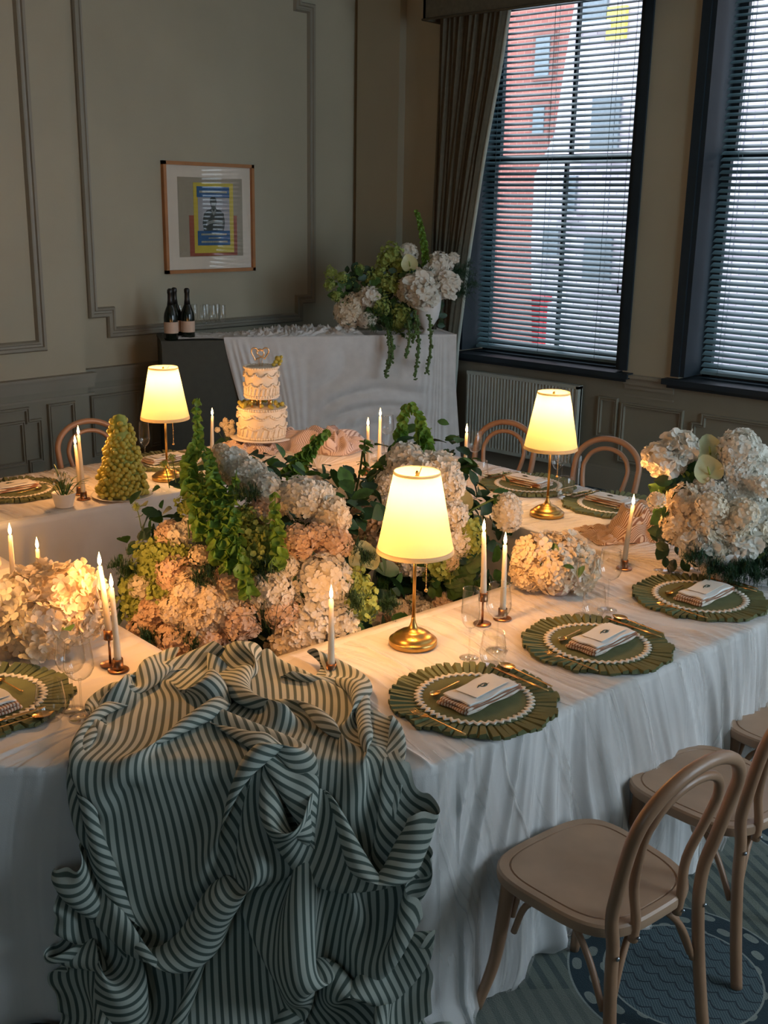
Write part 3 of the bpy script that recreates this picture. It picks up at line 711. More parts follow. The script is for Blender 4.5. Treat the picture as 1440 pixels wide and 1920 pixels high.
# ================================================================ table lamps
M['shade'] = None
def shade_mat():
    m = bpy.data.materials.new('cream_pleated_shade'); m.use_nodes = True; nt = m.node_tree; nt.nodes.remove(nt.nodes['Principled BSDF']); o = nt.nodes['Material Output']
    d = nt.nodes.new('ShaderNodeBsdfDiffuse'); t = nt.nodes.new('ShaderNodeBsdfTranslucent'); mx = nt.nodes.new('ShaderNodeMixShader')
    d.inputs[0].default_value = (.86, .78, .55, 1); t.inputs[0].default_value = (.88, .78, .44, 1); mx.inputs[0].default_value = .55
    nt.links.new(d.outputs[0], mx.inputs[1]); nt.links.new(t.outputs[0], mx.inputs[2]); nt.links.new(mx.outputs[0], o.inputs[0]); return m
M['shade'] = shade_mat()
M['bulb'] = emis('lit_lamp_bulb', (1, .72, .38), 30)
LAMP_W = 88
def make_lamp(label, loc, k=1.0):
    t = thing('table_lamp', label, 'lamp', loc)
    base = [(.0, 0), (.074, 0), (.0755, .004), (.0755, .016), (.073, .019), (.066, .021), (.064, .026), (.055, .034), (.043, .038), (.041, .043), (.030, .047), (.018, .052), (.013, .060), (.0085, .072), (.0065, .085), (.0065, .09)]
    obj('base', MB().lathe([(r, z) for r, z in base], 48), M['brass'], t)
    obj('pole', MB().tube([(0, 0, .085), (0, 0, .40)], .0055, 12).lathe([(.0055, .30), (.0075, .303), (.0075, .312), (.0055, .315)], 12), M['brass'], t)
    obj('socket', MB().lathe([(.006, .385), (.016, .39), (.018, .40), (.018, .44), (.014, .445)], 16), M['brass'], t)
    obj('bulb', MB().lathe([(.012, .445), (.013, .452), (.024, .468), (.029, .483), (.026, .498), (.015, .508), (0, .511)], 16), M['bulb'], t)
    n = 180; G = []
    for z, r in ((.305, .1165), (.32, .1145), (.40, .0985), (.48, .0835), (.545, .0705), (.553, .069)):
        a = np.arange(n)*2*PI/n; rr = r+.0009*(np.arange(n) % 2); G.append(np.c_[rr*np.cos(a), rr*np.sin(a), np.full(n, z)])
    sh = obj('lamp_shade', MB().grid(np.array(G), True), M['shade'], t)
    obj('bottom_trim', MB().lathe([(.1168, .302), (.119, .303), (.1175, .316), (.1155, .317)], 64, cap=False), M['shadetrim'], sh)
    obj('top_trim', MB().lathe([(.0705, .546), (.072, .548), (.0700, .556), (.0685, .555)], 64, cap=False), M['shadetrim'], sh)
    sp = MB()
    for a in (0, 2*PI/3, 4*PI/3): sp.tube([(0, 0, .535), (.03*math.cos(a), .03*math.sin(a), .538), (.069*math.cos(a), .069*math.sin(a), .549)], .0014, 6)
    sp.lathe([(.0, .53), (.007, .532), (.007, .54), (.004, .545), (.006, .549), (.003, .556), (0, .557)], 12)
    sp.tube([(.0, .0, .53), (0.0, .0, .511)], .002, 6)
    obj('finial', sp, M['brass'], t)
    ch = MB(); cx_, cy_ = .036*RT[0], .036*RT[1]
    for q in range(42): ch.sphere((cx_, cy_, .40-q*.0052), .0021, 6, 4)
    ch.sphere((cx_, cy_, .178), .0062, 10, 6); ch.tube([(0, 0, .405), (cx_, cy_, .402)], .0025, 6)
    obj('pull_chain', ch, M['gold'], t)
    l = bpy.data.lights.new('lamp_light', 'POINT'); l.energy = LAMP_W; l.color = (1, .51, .17); l.shadow_soft_size = .03
    lo = bpy.data.objects.new('lamp_light', l); C.objects.link(lo); lo.parent = t; lo.location = (0, 0, .485)
    return t
M['shadetrim'] = mat('cream_shade_trim', (.75, .62, .40), .7, noise=.05, trans=.3)
def nz(P, z=.757): return (P[0], P[1], z)
LM = make_lamp('lit brass table lamp nearest the camera, before the flowers', nz(T(774, 1210)))
dup(LM, nz(T(1025, 968)), 0, 'lit brass table lamp on the rear table before the windows')
dup(LM, nz(T(314, 900)), 0, 'lit brass table lamp beside the grape tower')
dup(LM, nz(T(-62, 1012)), 0, 'lit lamp on the far left table, only its shade edge in the photo')
dup(LM, nz(T(-62, 1250)), 0, 'lit lamp on the near left table, cut off by the photo edge')

# ================================================================ candles
M['flame'] = None
def flame_mat():
    m = bpy.data.materials.new('candle_flame'); m.use_nodes = True; nt = m.node_tree; b = nt.nodes['Principled BSDF']; b.inputs['Base Color'].default_value = (0, 0, 0, 1)
    tc = nt.nodes.new('ShaderNodeTexCoord'); s = nt.nodes.new('ShaderNodeSeparateXYZ'); nt.links.new(tc.outputs['Generated'], s.inputs[0])
    r = nt.nodes.new('ShaderNodeValToRGB'); e = r.color_ramp.elements; e[0].position = 0; e[0].color = (1, .30, .06, 1); e[1].position = .3; e[1].color = (1, .78, .38, 1)
    x = e.new(.8); x.color = (1, .55, .16, 1); nt.links.new(s.outputs[2], r.inputs[0]); nt.links.new(r.outputs[0], b.inputs['Emission Color']); b.inputs['Emission Strength'].default_value = 30
    return m
M['flame'] = flame_mat()
CANDLE_W = 2.8
def flame_mesh():
    mb = MB(); mb.lathe([(0, -.004), (.0035, 0), (.0056, .008), (.0054, .015), (.0038, .024), (.0018, .033), (0, .040)], 12); me = mb.mesh('flame'); me.materials.append(M['flame']); return me
FM = flame_mesh()
def candle(px, ptop, pbase, label, hold='low', lean=0.0, z=.757, pxb=None):
    """flame foot at pixel row ptop, candle/holder foot at pixel row pbase"""
    b = T(pxb if pxb else px, pbase, z); dpt = depth_of(b)
    q = Pdist(px, ptop, dpt); h = q[2]-z
    hb = {'low': .016, 'stem': .085, 'none': .0}[hold]
    top = h; dx, dy = (q[0]-b[0])*1.0, (q[1]-b[1])*1.0
    t = thing('taper_candle', label, 'candle', (b[0], b[1], z+hb))
    L = top-hb; n = 8; path = [(dx*(i/n)**1.5, dy*(i/n)**1.5, L*i/n) for i in range(n+1)]
    rad = [.0112*(1-.38*(i/n)) for i in range(n+1)]
    obj('wax', MB().tube(path+[(dx, dy, L+.002)], rad+[.004], 14), M['wax'], t)
    obj('wick', MB().tube([(dx, dy, L), (dx, dy, L+.007)], .0011, 6), M['wick'], t)
    obj('flame', FM, None, t, (dx, dy, L+.006))
    l = bpy.data.lights.new('candle_light', 'POINT'); l.energy = CANDLE_W; l.color = (1, .43, .12); l.shadow_soft_size = .008
    lo = bpy.data.objects.new('candle_light', l); C.objects.link(lo); lo.parent = t; lo.location = (dx, dy, L+.052)
    h_ = thing('candle_holder', 'copper candle holder '+{'low': 'with a flat base under the ', 'stem': 'on a thin stem under the ', 'none': ''}[hold]+label, 'candle holder', (b[0], b[1], z))
    h_['label'] = ('low' if hold == 'low' else 'stemmed')+' copper holder of the '+label.replace('lit ', '')
    if hold == 'low':
        obj('base', MB().lathe([(0, 0), (.030, 0), (.031, .002), (.029, .004), (.014, .006)], 24), M['copper'], h_)
        obj('cup', MB().lathe([(.0135, .004), (.0135, .035), (.0150, .036), (.0150, .004)], 18, cap=False), M['copper'], h_)
    else:
        obj('base', MB().lathe([(0, 0), (.029, 0), (.030, .002), (.028, .004), (.004, .006)], 24), M['copper'], h_)
        obj('stem', MB().tube([(0, 0, .004), (0, 0, .083)], .0038, 10), M['copper'], h_)
        obj('cup', MB().lathe([(.0, .080), (.0135, .082), (.0135, .110), (.0150, .111), (.0150, .081)], 18, cap=False), M['copper'], h_)
    return t
candle(187, 1062, 1246, 'lit taper candle leaning left beside the green striped drape', 'stem', pxb=207)
candle(209, 1103, 1256, 'lit taper candle standing right of the leaning one by the stemware', 'low', pxb=222)
candle(19, 1004, 1112, 'lit taper candle at the left edge behind white hydrangeas', 'low', pxb=27)
candle(70, 1030, 1098, 'lit taper candle behind the left hydrangeas, second from the edge', 'low', pxb=76)
candle(147, 816, 936, 'lit taper candle, taller of the pair left of the grapes', 'low', pxb=157)
candle(141, 834, 926, 'lit taper candle, shorter of the pair left of the grapes', 'low', pxb=150)
candle(398, 780, 855, 'lit taper candle between the rear left lamp and the cake', 'low')
candle(690, 799, 890, 'lit taper candle, left of the pair at the rear centre', 'low')
candle(713, 781, 876, 'lit taper candle, right of the pair at the rear centre', 'low', pxb=711)
candle(875, 812, 924, 'lit taper candle at the left end of the rear table', 'low', pxb=870)
candle(907, 998, 1170, 'lit taper candle right of the nearest lamp, left of its pair', 'stem', pxb=904)
candle(947, 1022, 1160, 'lit taper candle with the tall flame behind the wine glasses', 'low', pxb=942)
candle(621, 1124, 1264, 'lit taper candle standing alone between the drape and nearest lamp', 'low')
candle(1187, 948, 1066, 'lit taper candle before the beige striped cloth on the right', 'low', pxb=1170)

# ================================================================ glassware
def tiny(name, label, prof_b, prof_s, loc): pass
def shell(prof, t=.0011, seg=28):
    """revolved thin wall with a rim"""
    r, z = prof[-1]
    return MB().lathe(prof, seg, cap=False).tube([(r*math.cos(a), r*math.sin(a), z) for a in np.linspace(0, 2*PI, 33)], .0010, 6, caps=False)
def make_wine(label, loc, k=1.0, kind='wine'):
    t = thing({'wine': 'wine_glass', 'flute': 'champagne_flute'}[kind], label, 'glass', loc)
    if kind == 'wine':
        bowl = [(.004, .108), (.018, .112), (.031, .123), (.0385, .140), (.0395, .152), (.0375, .175), (.0335, .200), (.0318, .215)]; st = .108; br = .034
    else:
        bowl = [(.004, .095), (.014, .100), (.024, .115), (.0285, .135), (.0285, .150), (.0265, .185), (.0245, .222)]; st = .095; br = .030
    obj('bowl', shell([(r*k, z*k) for r, z in bowl]), M['glass'], t)
    obj('stem', MB().lathe([(.0065*k, .004*k), (.0035*k, .012*k), (.0027*k, .03*k), (.0027*k, (st-.012)*k), (.0045*k, (st+.002)*k)], 12), M['glass'], t)
    obj('foot', MB().lathe([(0, 0), (br*k, 0), (br*k, .0012), (.02*k, .003), (.006*k, .005)], 28), M['glass'], t)
    return t
def make_tumbler(label, loc):
    t = tag(obj('stemless_tumbler', shell([(.0, .002), (.022, 0), (.029, .006), (.0375, .025), (.040, .045), (.038, .070), (.033, .100), (.0315, .108)], .0013).lathe([(0, .007), (.026, .008)], 28, cap=False), M['glass']), label, 'glass')
    t.location = loc; return t
def at(px, py, z=.757): return nz(T(px, py), z)
W0_ = make_wine('wide wine glass behind the tumbler at the nearest place setting', at(931, 1222))
F0_ = make_wine('tall narrow wine glass left of its pair, nearest place setting', at(879, 1236), kind='flute')
T0_ = make_tumbler('stemless tumbler touching the nearest green placemat', at(923, 1252))
for src, px, py, lab in (
    (W0_, 1138, 1146, 'wide wine glass right of the pink hydrangea bowl, second place setting'),
    (F0_, 1092, 1156, 'slender wine glass directly in front of the pink hydrangea bowl'),
    (T0_, 1112, 1160, 'stemless tumbler behind the second green placemat from the front'),
    (F0_, 1240, 1072, 'slender wine glass nearest the candle before the beige striped cloth'),
    (W0_, 1286, 1068, 'wide wine glass before the large right bouquet'),
    (T0_, 1268, 1076, 'stemless tumbler between two wine glasses before the right bouquet'),
    (W0_, 138, 1334, 'wide wine glass left of the drape, rear glass of the near left trio'),
    (W0_, 154, 1348, 'wide wine glass closest to the green striped drape at left'),
    (T0_, 97, 1352, 'stemless tumbler overlapping the green placemat at the left edge'),
    (F0_, 273, 872, 'slender wine glass between grape tower and rear left lamp'),
    (W0_, 725, 852, 'wide wine glass right of the rear centre candles'),
    (T0_, 708, 868, 'stemless tumbler beside the rear centre candles'),
    (W0_, 888, 888, 'wide wine glass right of the candle on the rear table'),
    (T0_, 900, 905, 'stemless tumbler left of the rear placemats'),
    (W0_, 1052, 912, 'wide wine glass just right of the rear table lamp pole'),
    (F0_, 1042, 918, 'slender wine glass crowded behind the rear table lamp pole'),
    (T0_, 1058, 938, 'stemless tumbler right of the rear table lamp base')):
    if src is T0_:
        o = T0_.copy(); C.objects.link(o); o.location = at(px, py); o['label'] = lab
    else: dup(src, at(px, py), 0, lab)

# ================================================================ place settings
M['matgreen'] = mat('moss_green_linen', (.115, .130, .052), .85, noise=.12, nscale=25, bump=.25, bscale=500)
M['ric'] = mat('white_rickrack_braid', (.62, .58, .50), .8, noise=.08, bump=.2, bscale=500)
def striped_mat(name, base, line, freq, ax='x', duty=.6, noise=.0, rough=.85, uv=False):
    m = bpy.data.materials.new(name); m.use_nodes = True; nt = m.node_tree; N = nt.nodes; L = nt.links; b = N['Principled BSDF']; b.inputs['Roughness'].default_value = rough
    tc = N.new('ShaderNodeTexCoord'); s = N.new('ShaderNodeSeparateXYZ'); L.new(tc.outputs['UV' if uv else 'Object'], s.inputs[0])
    mu = N.new('ShaderNodeMath'); mu.operation = 'MULTIPLY'; mu.inputs[1].default_value = freq; L.new(s.outputs['XYZ'.index(ax.upper())], mu.inputs[0])
    fr = N.new('ShaderNodeMath'); fr.operation = 'PINGPONG'; fr.inputs[1].default_value = 1.0; L.new(mu.outputs[0], fr.inputs[0])
    r = N.new('ShaderNodeValToRGB'); e = r.color_ramp.elements; e[0].position = duty-.08; e[0].color = tuple(base)+(1,); e[1].position = duty+.08; e[1].color = tuple(line)+(1,)
    L.new(fr.outputs[0], r.inputs[0]); L.new(r.outputs[0], b.inputs['Base Color'])
    n = N.new('ShaderNodeTexNoise'); n.inputs['Scale'].default_value = 500; L.new(tc.outputs['Object'], n.inputs['Vector'])
    bp = N.new('ShaderNodeBump'); bp.inputs['Strength'].default_value = .15; bp.inputs['Distance'].default_value = .004; L.new(n.outputs['Fac'], bp.inputs['Height']); L.new(bp.outputs['Normal'], b.inputs['Normal'])
    return m
M['napstripe'] = striped_mat('cream_and_rust_stripe', (.62, .55, .47), (.30, .13, .07), 220, 'y', .55)
M['napwhite'] = mat('white_napkin_linen', (.70, .70, .68), .85, noise=.04, bump=.2, bscale=400)
M['card'] = mat('ivory_card', (.72, .70, .64), .6, noise=.03)
M['inkleaf'] = mat('dark_leaf_print', (.03, .05, .03), .6, noise=.2)
def mat_meshes():
    n = 168; npl = 56; a = np.arange(n*3)*2*PI/(n*3); N3 = n*3
    ph = (a/(2*PI)*npl) % 1.0; saw = ph
    jit = n1(a/(2*PI)*npl*1.0, 3)
    ru = np.array([1+.0*jit])
    G = []
    for k, r in enumerate(np.linspace(.160, .243, 8)):
        f = k/7; gr = np.where((ph < .14), 1.0, 0.0); h = .0045+f*(.007+.006*saw)*(.75+.5*n1(np.floor(a/(2*PI)*npl)+.5, 9))-gr*(.004+.006*f); h = np.maximum(h, .0012)
        rr = r*(1+.05*f*(n1(np.floor(a/(2*PI)*npl)+.5, 5)-.5)+.012*f*(n1(a*7, 2)-.5)-.02*f*gr)
        tw_ = a+f*.03*(n1(np.floor(a/(2*PI)*npl), 7)-.5)
        G.append(np.c_[rr*np.cos(tw_), rr*np.sin(tw_), h])
    G.append(np.c_[rr*np.cos(tw_), rr*np.sin(tw_), np.full(N3, .0008)])
    ruffle = MB().grid(np.array(G), True)
    disc = MB().lathe([(.0, .0065), (.10, .0068), (.158, .0068), (.166, .005), (.166, .0)], 72)
    V = []
    for r_, z_ in ((.148, .0065), (.1495, .0088), (.1625, .0088), (.164, .0065)):
        w = .0052*np.sin(a*46); V.append(np.c_[(r_+w)*np.cos(a), (r_+w)*np.sin(a), np.full(N3, z_+.0012)])
    ric = MB().grid(np.array(V), True)
    return ruffle, disc, ric
def fork_mb(L=.19):
    mb = MB(); w = .011
    P = [(0, -L*.5, .002), (0, -L*.1, .0035), (0, L*.18, .005)]; mb.tube(catmull(P, 6), np.linspace(.0038, .0021, 13), 8, .45)
    G = []
    for y, ww, z in ((L*.17, .0025, .005), (L*.21, .006, .0045), (L*.26, w, .003), (L*.31, w, .0022)): G.append([(-ww, y, z), (0, y, z-.0012), (ww, y, z)])
    G = np.array(G); G2 = G-np.array([0, 0, .0012]); mb.grid(G); mb.grid(G2[::-1])
    for x in (-.0095, -.0032, .0032, .0095): mb.tube([(x, L*.305, .0022), (x, L*.40, .0015), (x*.95, L*.5, .0055)], [.0017, .0015, .0008], 6, .8)
    return mb
def spoon_mb(L=.20, bw=.020):
    mb = MB(); P = [(0, -L*.5, .002), (0, -L*.1, .0038), (0, L*.24, .0055)]; mb.tube(catmull(P, 6), np.linspace(.0038, .0022, 13), 8, .45)
    G = []
    for k in range(9):
        f = k/8; y = L*.22+f*L*.28; ww = bw*math.sin(PI*min(1, f*1.0+.04))**.6*(1-.12*f)+.001
        G.append([(ww*math.sin(q*PI/2), y, .006-.0055*math.cos(q*PI/2)*math.sin(PI*f)**.7+.0) for q in np.linspace(-1, 1, 7)])
    G = np.array(G); mb.grid(G); mb.grid((G-np.array([0, 0, .0009]))[::-1]); return mb
def knife_mb(L=.215):
    mb = MB(); mb.tube([(0, -L*.5, .003), (0, -L*.3, .0035), (0, 0, .0035)], [.004, .0048, .0042], 8, .55)
    n = 9; G = []
    for k in range(n):
        f = k/(n-1); y = f*L*.5; w0 = -.0045; w1 = .0085*math.sqrt(max(0, 1-f**5)); G.append([(w0*(1-f*.6), y, .0045), (w1, y, .0035), (w1, y, .0028), (w0*(1-f*.6), y, .0022)])
    mb.grid(np.array(G)); return mb
CUT = {}
for nm, mbx in (('fork', fork_mb()), ('dessert_spoon', spoon_mb(.135, .0135)), ('spoon', spoon_mb(.205, .0205)), ('knife', knife_mb())):
    me = mbx.mesh(nm); me.materials.append(M['gold']); CUT[nm] = me
ru, di, ri = mat_meshes(); MEM = {}
for nm, q, mm in (('ruffle', ru, 'matgreen'), ('centre_panel', di, 'matgreen'), ('rickrack_trim', ri, 'ric')):
    me = q.mesh(nm, nm != 'ruffle'); me.materials.append(M[mm]); MEM[nm] = me
# napkin: folded pad, three layers, curled front edge
def pad(L, W, h, seed, z0=0.0, wav=.003):
    nu, nv = 24, 10; U, V = np.meshgrid(np.linspace(-.5, .5, nu), np.linspace(-.5, .5, nv)); x = U*L+wav*np.sin(V*9+seed); y = V*W+wav*np.sin(U*11+seed*2)
    top = z0+h+.0025*np.sin(U*7+seed)*np.cos(V*5)-.25*h*(np.abs(V)*2)**6; 
    mb = MB(); mb.grid(np.dstack([x, y, top])[:, :, :]); mb.grid(np.dstack([x, y, np.full_like(x, z0)])[:, ::-1])
    # rim
    def loop(zz): return np.concatenate([np.c_[x[0, :], y[0, :], zz[0, :]], np.c_[x[1:, -1], y[1:, -1], zz[1:, -1]], np.c_[x[-1, -2::-1], y[-1, -2::-1], zz[-1, -2::-1]], np.c_[x[-2:0:-1, 0], y[-2:0:-1, 0], zz[-2:0:-1, 0]]])
    a_ = loop(np.full_like(x, z0)); b_ = loop(top); m_ = (a_+b_)/2; c0 = m_.mean(0); d_ = m_-c0; d_[:, 2] = 0; d_ /= np.linalg.norm(d_, axis=1)[:, None]; m_ += d_*.0035
    mb.grid(np.array([a_, m_, b_]), True); return mb
NAP = {}
for nm, q, mm in (('lower_fold', pad(.235, .105, .010, 1), 'napstripe'), ('middle_fold', pad(.228, .10, .009, 2, .0105), 'napstripe'), ('upper_fold', pad(.20, .098, .006, 3, .0200), 'napwhite')):
    me = q.mesh(nm); me.materials.append(M[mm]); NAP[nm] = me
cardmb = MB().box((-.070, -.038, .0), (.075, .036, .0012)); cme = cardmb.mesh('paper', False); cme.materials.append(M['card'])
lf = MB(); 
lf.tube([(-.02, -.002, .0018), (-.005, .003, .0022), (.012, .002, .0022)], [.0008, .003, .0006], 6, .3); lf.tube([(.0, -.008, .0018), (.012, -.004, .002), (.03, -.006, .0018)], [.0008, .0028, .0005], 6, .3)
lf.tube([(.013*math.cos(a)+.008, .008*math.sin(a)-.003, .0022) for a in np.linspace(0, 2*PI, 16)], .0011, 5)
lme = lf.mesh('leaf_motif'); lme.materials.append(M['inkleaf'])
nfirst = [0]
def setting(px, py, bdir, where, full=True, tilt=0.0, z=.7575, nap=.06):
    """place setting: bdir = horizontal direction from diner towards table centre"""
    c = T(px, py); ang = math.atan2(bdir[1], bdir[0])-PI/2       # local +y = bdir, +x = diner's right
    R2 = np.array([[math.cos(ang), -math.sin(ang)], [math.sin(ang), math.cos(ang)]])
    def W(x, y, zz): q = R2@np.array([x, y]); return (c[0]+q[0], c[1]+q[1], zz)
    t = thing('placemat', 'round moss green placemat with pleated ruffle, '+where, 'placemat', W(0, 0, z), ang+random.uniform(-.3, .3))
    for nm, me in MEM.items(): obj(nm, me, None, t)
    n = thing('folded_napkin', 'folded napkin with striped edge on the placemat '+where, 'napkin', W(.015, -.01, z+.0095), ang+nap)
    for nm, me in NAP.items(): obj(nm, me, None, n)
    cd = thing('place_card', 'pale card with leaf motif on the napkin '+where, 'card', W(.02, -.005, z+.0385), ang+nap+.05); obj('paper', cme, None, cd); obj('leaf_motif', lme, None, cd)
    def cut(nm, x, y, zz, rz, lab): 
        o = bpy.data.objects.new(nm, CUT[nm]); C.objects.link(o); o.location = W(x, y, zz); o.rotation_euler = (0, 0, ang+rz); tag(o, lab+' '+where, nm.split('_')[-1])
    cut('dessert_spoon', -.03, .085, z+.011, PI/2+.15, 'small gold dessert spoon above the napkin,')
    cut('fork', -.195, -.055, z+.0145, .05, 'gold fork across the ruffle,')
    cut('knife', .175, -.01, z+.0145, .0, 'gold knife across the ruffle,')
    cut('spoon', .212, .0, z+.0145, -.03, 'gold soup spoon beyond the knife,')
bR = TW; bRear = -TU; bL = TU*1.0; bFar = -TW
setting(889, 1316, bR, 'nearest the lamp and candle pair')
setting(1119, 1212, bR, 'second from the front on the right')
setting(1312, 1124, bR, 'before the large right bouquet')
setting(990, 912, bRear, 'left of the rear table lamp')
setting(1150, 950, bRear, 'beside the beige striped cloth')
setting(318, 868, bFar, 'behind the rear left lamp')
setting(30, 922, bFar, 'at the left edge, far table')
setting(-30, 1318, bL, 'at the left edge, near table')
# ================================================================ flowers: shared meshes
def petal_np(w=1.0, cup=.12):
    V = np.array([(0, 0, 0), (-.28*w, .35, cup*.6), (.28*w, .35, cup*.6), (0, .45, -.02), (-.45*w, .78, cup), (.45*w, .78, cup), (0, .85, cup*.3), (-.22*w, 1.05, cup*.4), (.22*w, 1.05, cup*.4)], float)
    F = [(0, 3, 1), (0, 2, 3), (1, 3, 6, 4), (3, 2, 5, 6), (4, 6, 7), (6, 8, 7), (6, 5, 8)]
    return V, F
def rot_to(nrm, spin):
    n = nrm/np.linalg.norm(nrm); a = np.array([0, 0, 1.]) if abs(n[2]) < .9 else np.array([1., 0, 0]); x = np.cross(a, n); x /= np.linalg.norm(x); y = np.cross(n, x)
    c, s = math.cos(spin), math.sin(spin); return np.stack([x*c+y*s, -x*s+y*c, n], 1)
def fib(n):
    i = np.arange(n)+.5; ph = np.arccos(1-2*i/n); th = PI*(1+5**.5)*i; return np.stack([np.cos(th)*np.sin(ph), np.sin(th)*np.sin(ph), np.cos(ph)], 1)
def bloom_mesh(name, seed, nf, ps, mat_, npet=4, lump=.12, core=.78, tilt=.35, flatz=.9, cup=.15, dn=-.75):
    """unit-radius head of florets"""
    r = np.random.default_rng(seed); V, F = petal_np(1.15, cup); mats = []; offs = []
    for d in fib(nf):
        if d[2] < dn: continue
        d = d+r.normal(0, .05, 3); d /= np.linalg.norm(d); rad = 1-lump*(n2(d[0]*2.2+5+d[2], d[1]*2.2+7-d[2]*1.3, seed)); p = d*rad*np.array([1, 1, flatz])
        nn = d+r.normal(0, tilt, 3); base = rot_to(nn, r.uniform(0, 6.28)); sc = ps*r.uniform(.75, 1.2)
        for q in range(npet):
            a = q*2*PI/npet+r.normal(0, .12); Rz = np.array([[math.cos(a), -math.sin(a), 0], [math.sin(a), math.cos(a), 0], [0, 0, 1]]); b = r.uniform(-.1, .5)
            Rx = np.array([[1, 0, 0], [0, math.cos(b), -math.sin(b)], [0, math.sin(b), math.cos(b)]]); mats.append(base@Rz@Rx*sc); offs.append(p-base[:, 2]*sc*.1)
    mb = MB(); mb.addn(V, F, (np.array(mats), np.array(offs))); mb.sphere((0, 0, 0), (core-.05, core-.05, (core-.05)*flatz), 16, 10)
    me = mb.mesh(name); me.materials.append(M[mat_]); return me
BL = {
 'W': [bloom_mesh('hydrangea_head', 11+i, 190, .21, 'white') for i in range(3)],
 'C': [bloom_mesh('hydrangea_head', 21+i, 190, .21, 'cream') for i in range(3)],
 'B': [bloom_mesh('hydrangea_head', 31+i, 170, .22, 'blush', lump=.2) for i in range(2)],
 'G': [bloom_mesh('viburnum_head', 41+i, 150, .17, 'viburnum', 5, .45, .72, .5) for i in range(3)],
 'P': [bloom_mesh('peony_head', 51+i, 60, .42, 'white', 5, .18, .75, .55, cup=.3) for i in range(2)],
 'S': [bloom_mesh('scabiosa_head', 61, 90, .17, 'cream', 5, .05, .8, .2, flatz=.6)],
 'R': [bloom_mesh('ranunculus_head', 71, 26, .75, 'white', 3, .02, .8, .08, flatz=.85, cup=.25)],
 'H': [bloom_mesh('hydrangea_head', 81+i, 170, .25, 'cream', 4, .2, .78, .45) for i in range(2)],
}
def leaf_np(n=5, w=.35, bend=.25):
    V = []; 
    for i in range(n+1):
        t = i/n; ww = w*math.sin(PI*min(1, t*.93+.05))**.8; z = -bend*t*t
        V += [(-ww, t, z+.12*ww), (0, t, z-.03), (ww, t, z+.12*ww)]
    F = []
    for i in range(n):
        a = i*3; F += [(a, a+1, a+4, a+3), (a+1, a+2, a+5, a+4)]
    return np.array(V, float), F
def leaves_mb(P, Nn, size, r, w=.35):
    V, F = leaf_np(4, w); mats = []
    for n_ in Nn: mats.append(rot_to(n_+r.normal(0, .5, 3), r.uniform(0, 6.28))*(size*r.uniform(.6, 1.3)))
    return MB().addn(V, F, (np.array(mats), np.array(P)))
def fern_mb(base, tip, nb, spread, r, nl=.012):
    """asparagus-fern plume: side twigs with fine needles"""
    mb = MB(); P = catmull([base, (np.array(base)+tip)/2+r.normal(0, .02, 3), tip], 8); mb.tube(P, np.linspace(.0015, .0005, len(P)), 4)
    mats = []; offs = []
    for k in range(nb):
        t = r.uniform(.05, 1); i = int(t*(len(P)-1)); d = r.normal(0, 1, 3); d /= np.linalg.norm(d); d += .6*(np.array(tip)-base)/np.linalg.norm(np.array(tip)-base); L = spread*(1-.6*t)*r.uniform(.4, 1)
        for q in np.linspace(.15, 1, 9):
            c = P[i]+d*L*q
            for z in range(2): mats.append(rot_to(r.normal(0, 1, 3), 0)*nl*r.uniform(.8, 2.0)); offs.append(c)
    V = np.array([(-.07, 0, 0), (.07, 0, 0), (0, 1, 0.1)], float); mb.addn(V, [(0, 1, 2)], (np.array(mats), np.array(offs))); return mb
def bell_mb(path, r, dense=.034, size=.024):
    P = catmull(path, 8); mb = MB(); mb.tube(P, np.linspace(.004, .0018, len(P)), 6); L = np.r_[0, np.cumsum(np.linalg.norm(np.diff(P, axis=0), axis=1))]
    k = np.arange(7)*2*PI/7; cup = [(0, 0, 0)]+[(.35*math.cos(a), .35*math.sin(a), .35) for a in k]+[(1.0*math.cos(a), 1.0*math.sin(a), .75+.12*math.sin(3*a)) for a in k]
    F = [(0, 1+i, 1+(i+1) % 7) for i in range(7)]+[(1+i, 8+i, 8+(i+1) % 7, 1+(i+1) % 7) for i in range(7)]
    mats = []; offs = []; n = int(L[-1]/dense)
    for q in range(n):
        s = (q+.5)*dense; c = np.array([np.interp(s, L, P[:, j]) for j in range(3)]); c2 = np.array([np.interp(min(s+.01, L[-1]), L, P[:, j]) for j in range(3)]); tdir = c2-c; tdir /= np.linalg.norm(tdir)+1e-9
        fr = s/L[-1]; sz = size*(1.15-.6*fr)
        B_ = rot_to(tdir, q*.6)
        for a in np.arange(4)*2*PI/4:
            if r.random() < .12: continue
            d = B_[:, 0]*math.cos(a)+B_[:, 1]*math.sin(a); mats.append(rot_to(d+.55*tdir+r.normal(0, .12, 3), r.uniform(0, 6))*sz*r.uniform(.85, 1.15)); offs.append(c+d*.003)
    mb.addn(np.array(cup, float), F, (np.array(mats), np.array(offs))); return mb
def anth_mb():
    V = []; F = []; nr_, na = 6, 24
    for i in range(nr_+1):
        f = i/nr_
        for j in range(na):
            a = 2*PI*j/na; rr = f*(.86-.42*math.exp(-((a-PI/2)/.42)**2)+.26*math.exp(-((a-3*PI/2)/.45)**2))
            V.append((rr*math.cos(a), rr*math.sin(a), .22*f*f-.05*math.sin(a*8)*f*.5*(1-f)+.04*abs(math.sin(a*4))*f))
    for i in range(nr_):
        for j in range(na): k = (j+1) % na; F.append((i*na+j, i*na+k, (i+1)*na+k, (i+1)*na+j))
    return V, F
def tassel_mb(path, r, rad=.011):
    P = catmull(path, 10); mb = MB(); mb.tube(P, [rad*.5*(.7+.5*r.random()) for _ in P], 7)
    for p in P[::1]:
        for q in range(3): mb.sphere(p+r.normal(0, rad*.5, 3), rad*r.uniform(.35, .6), 6, 4)
    return mb
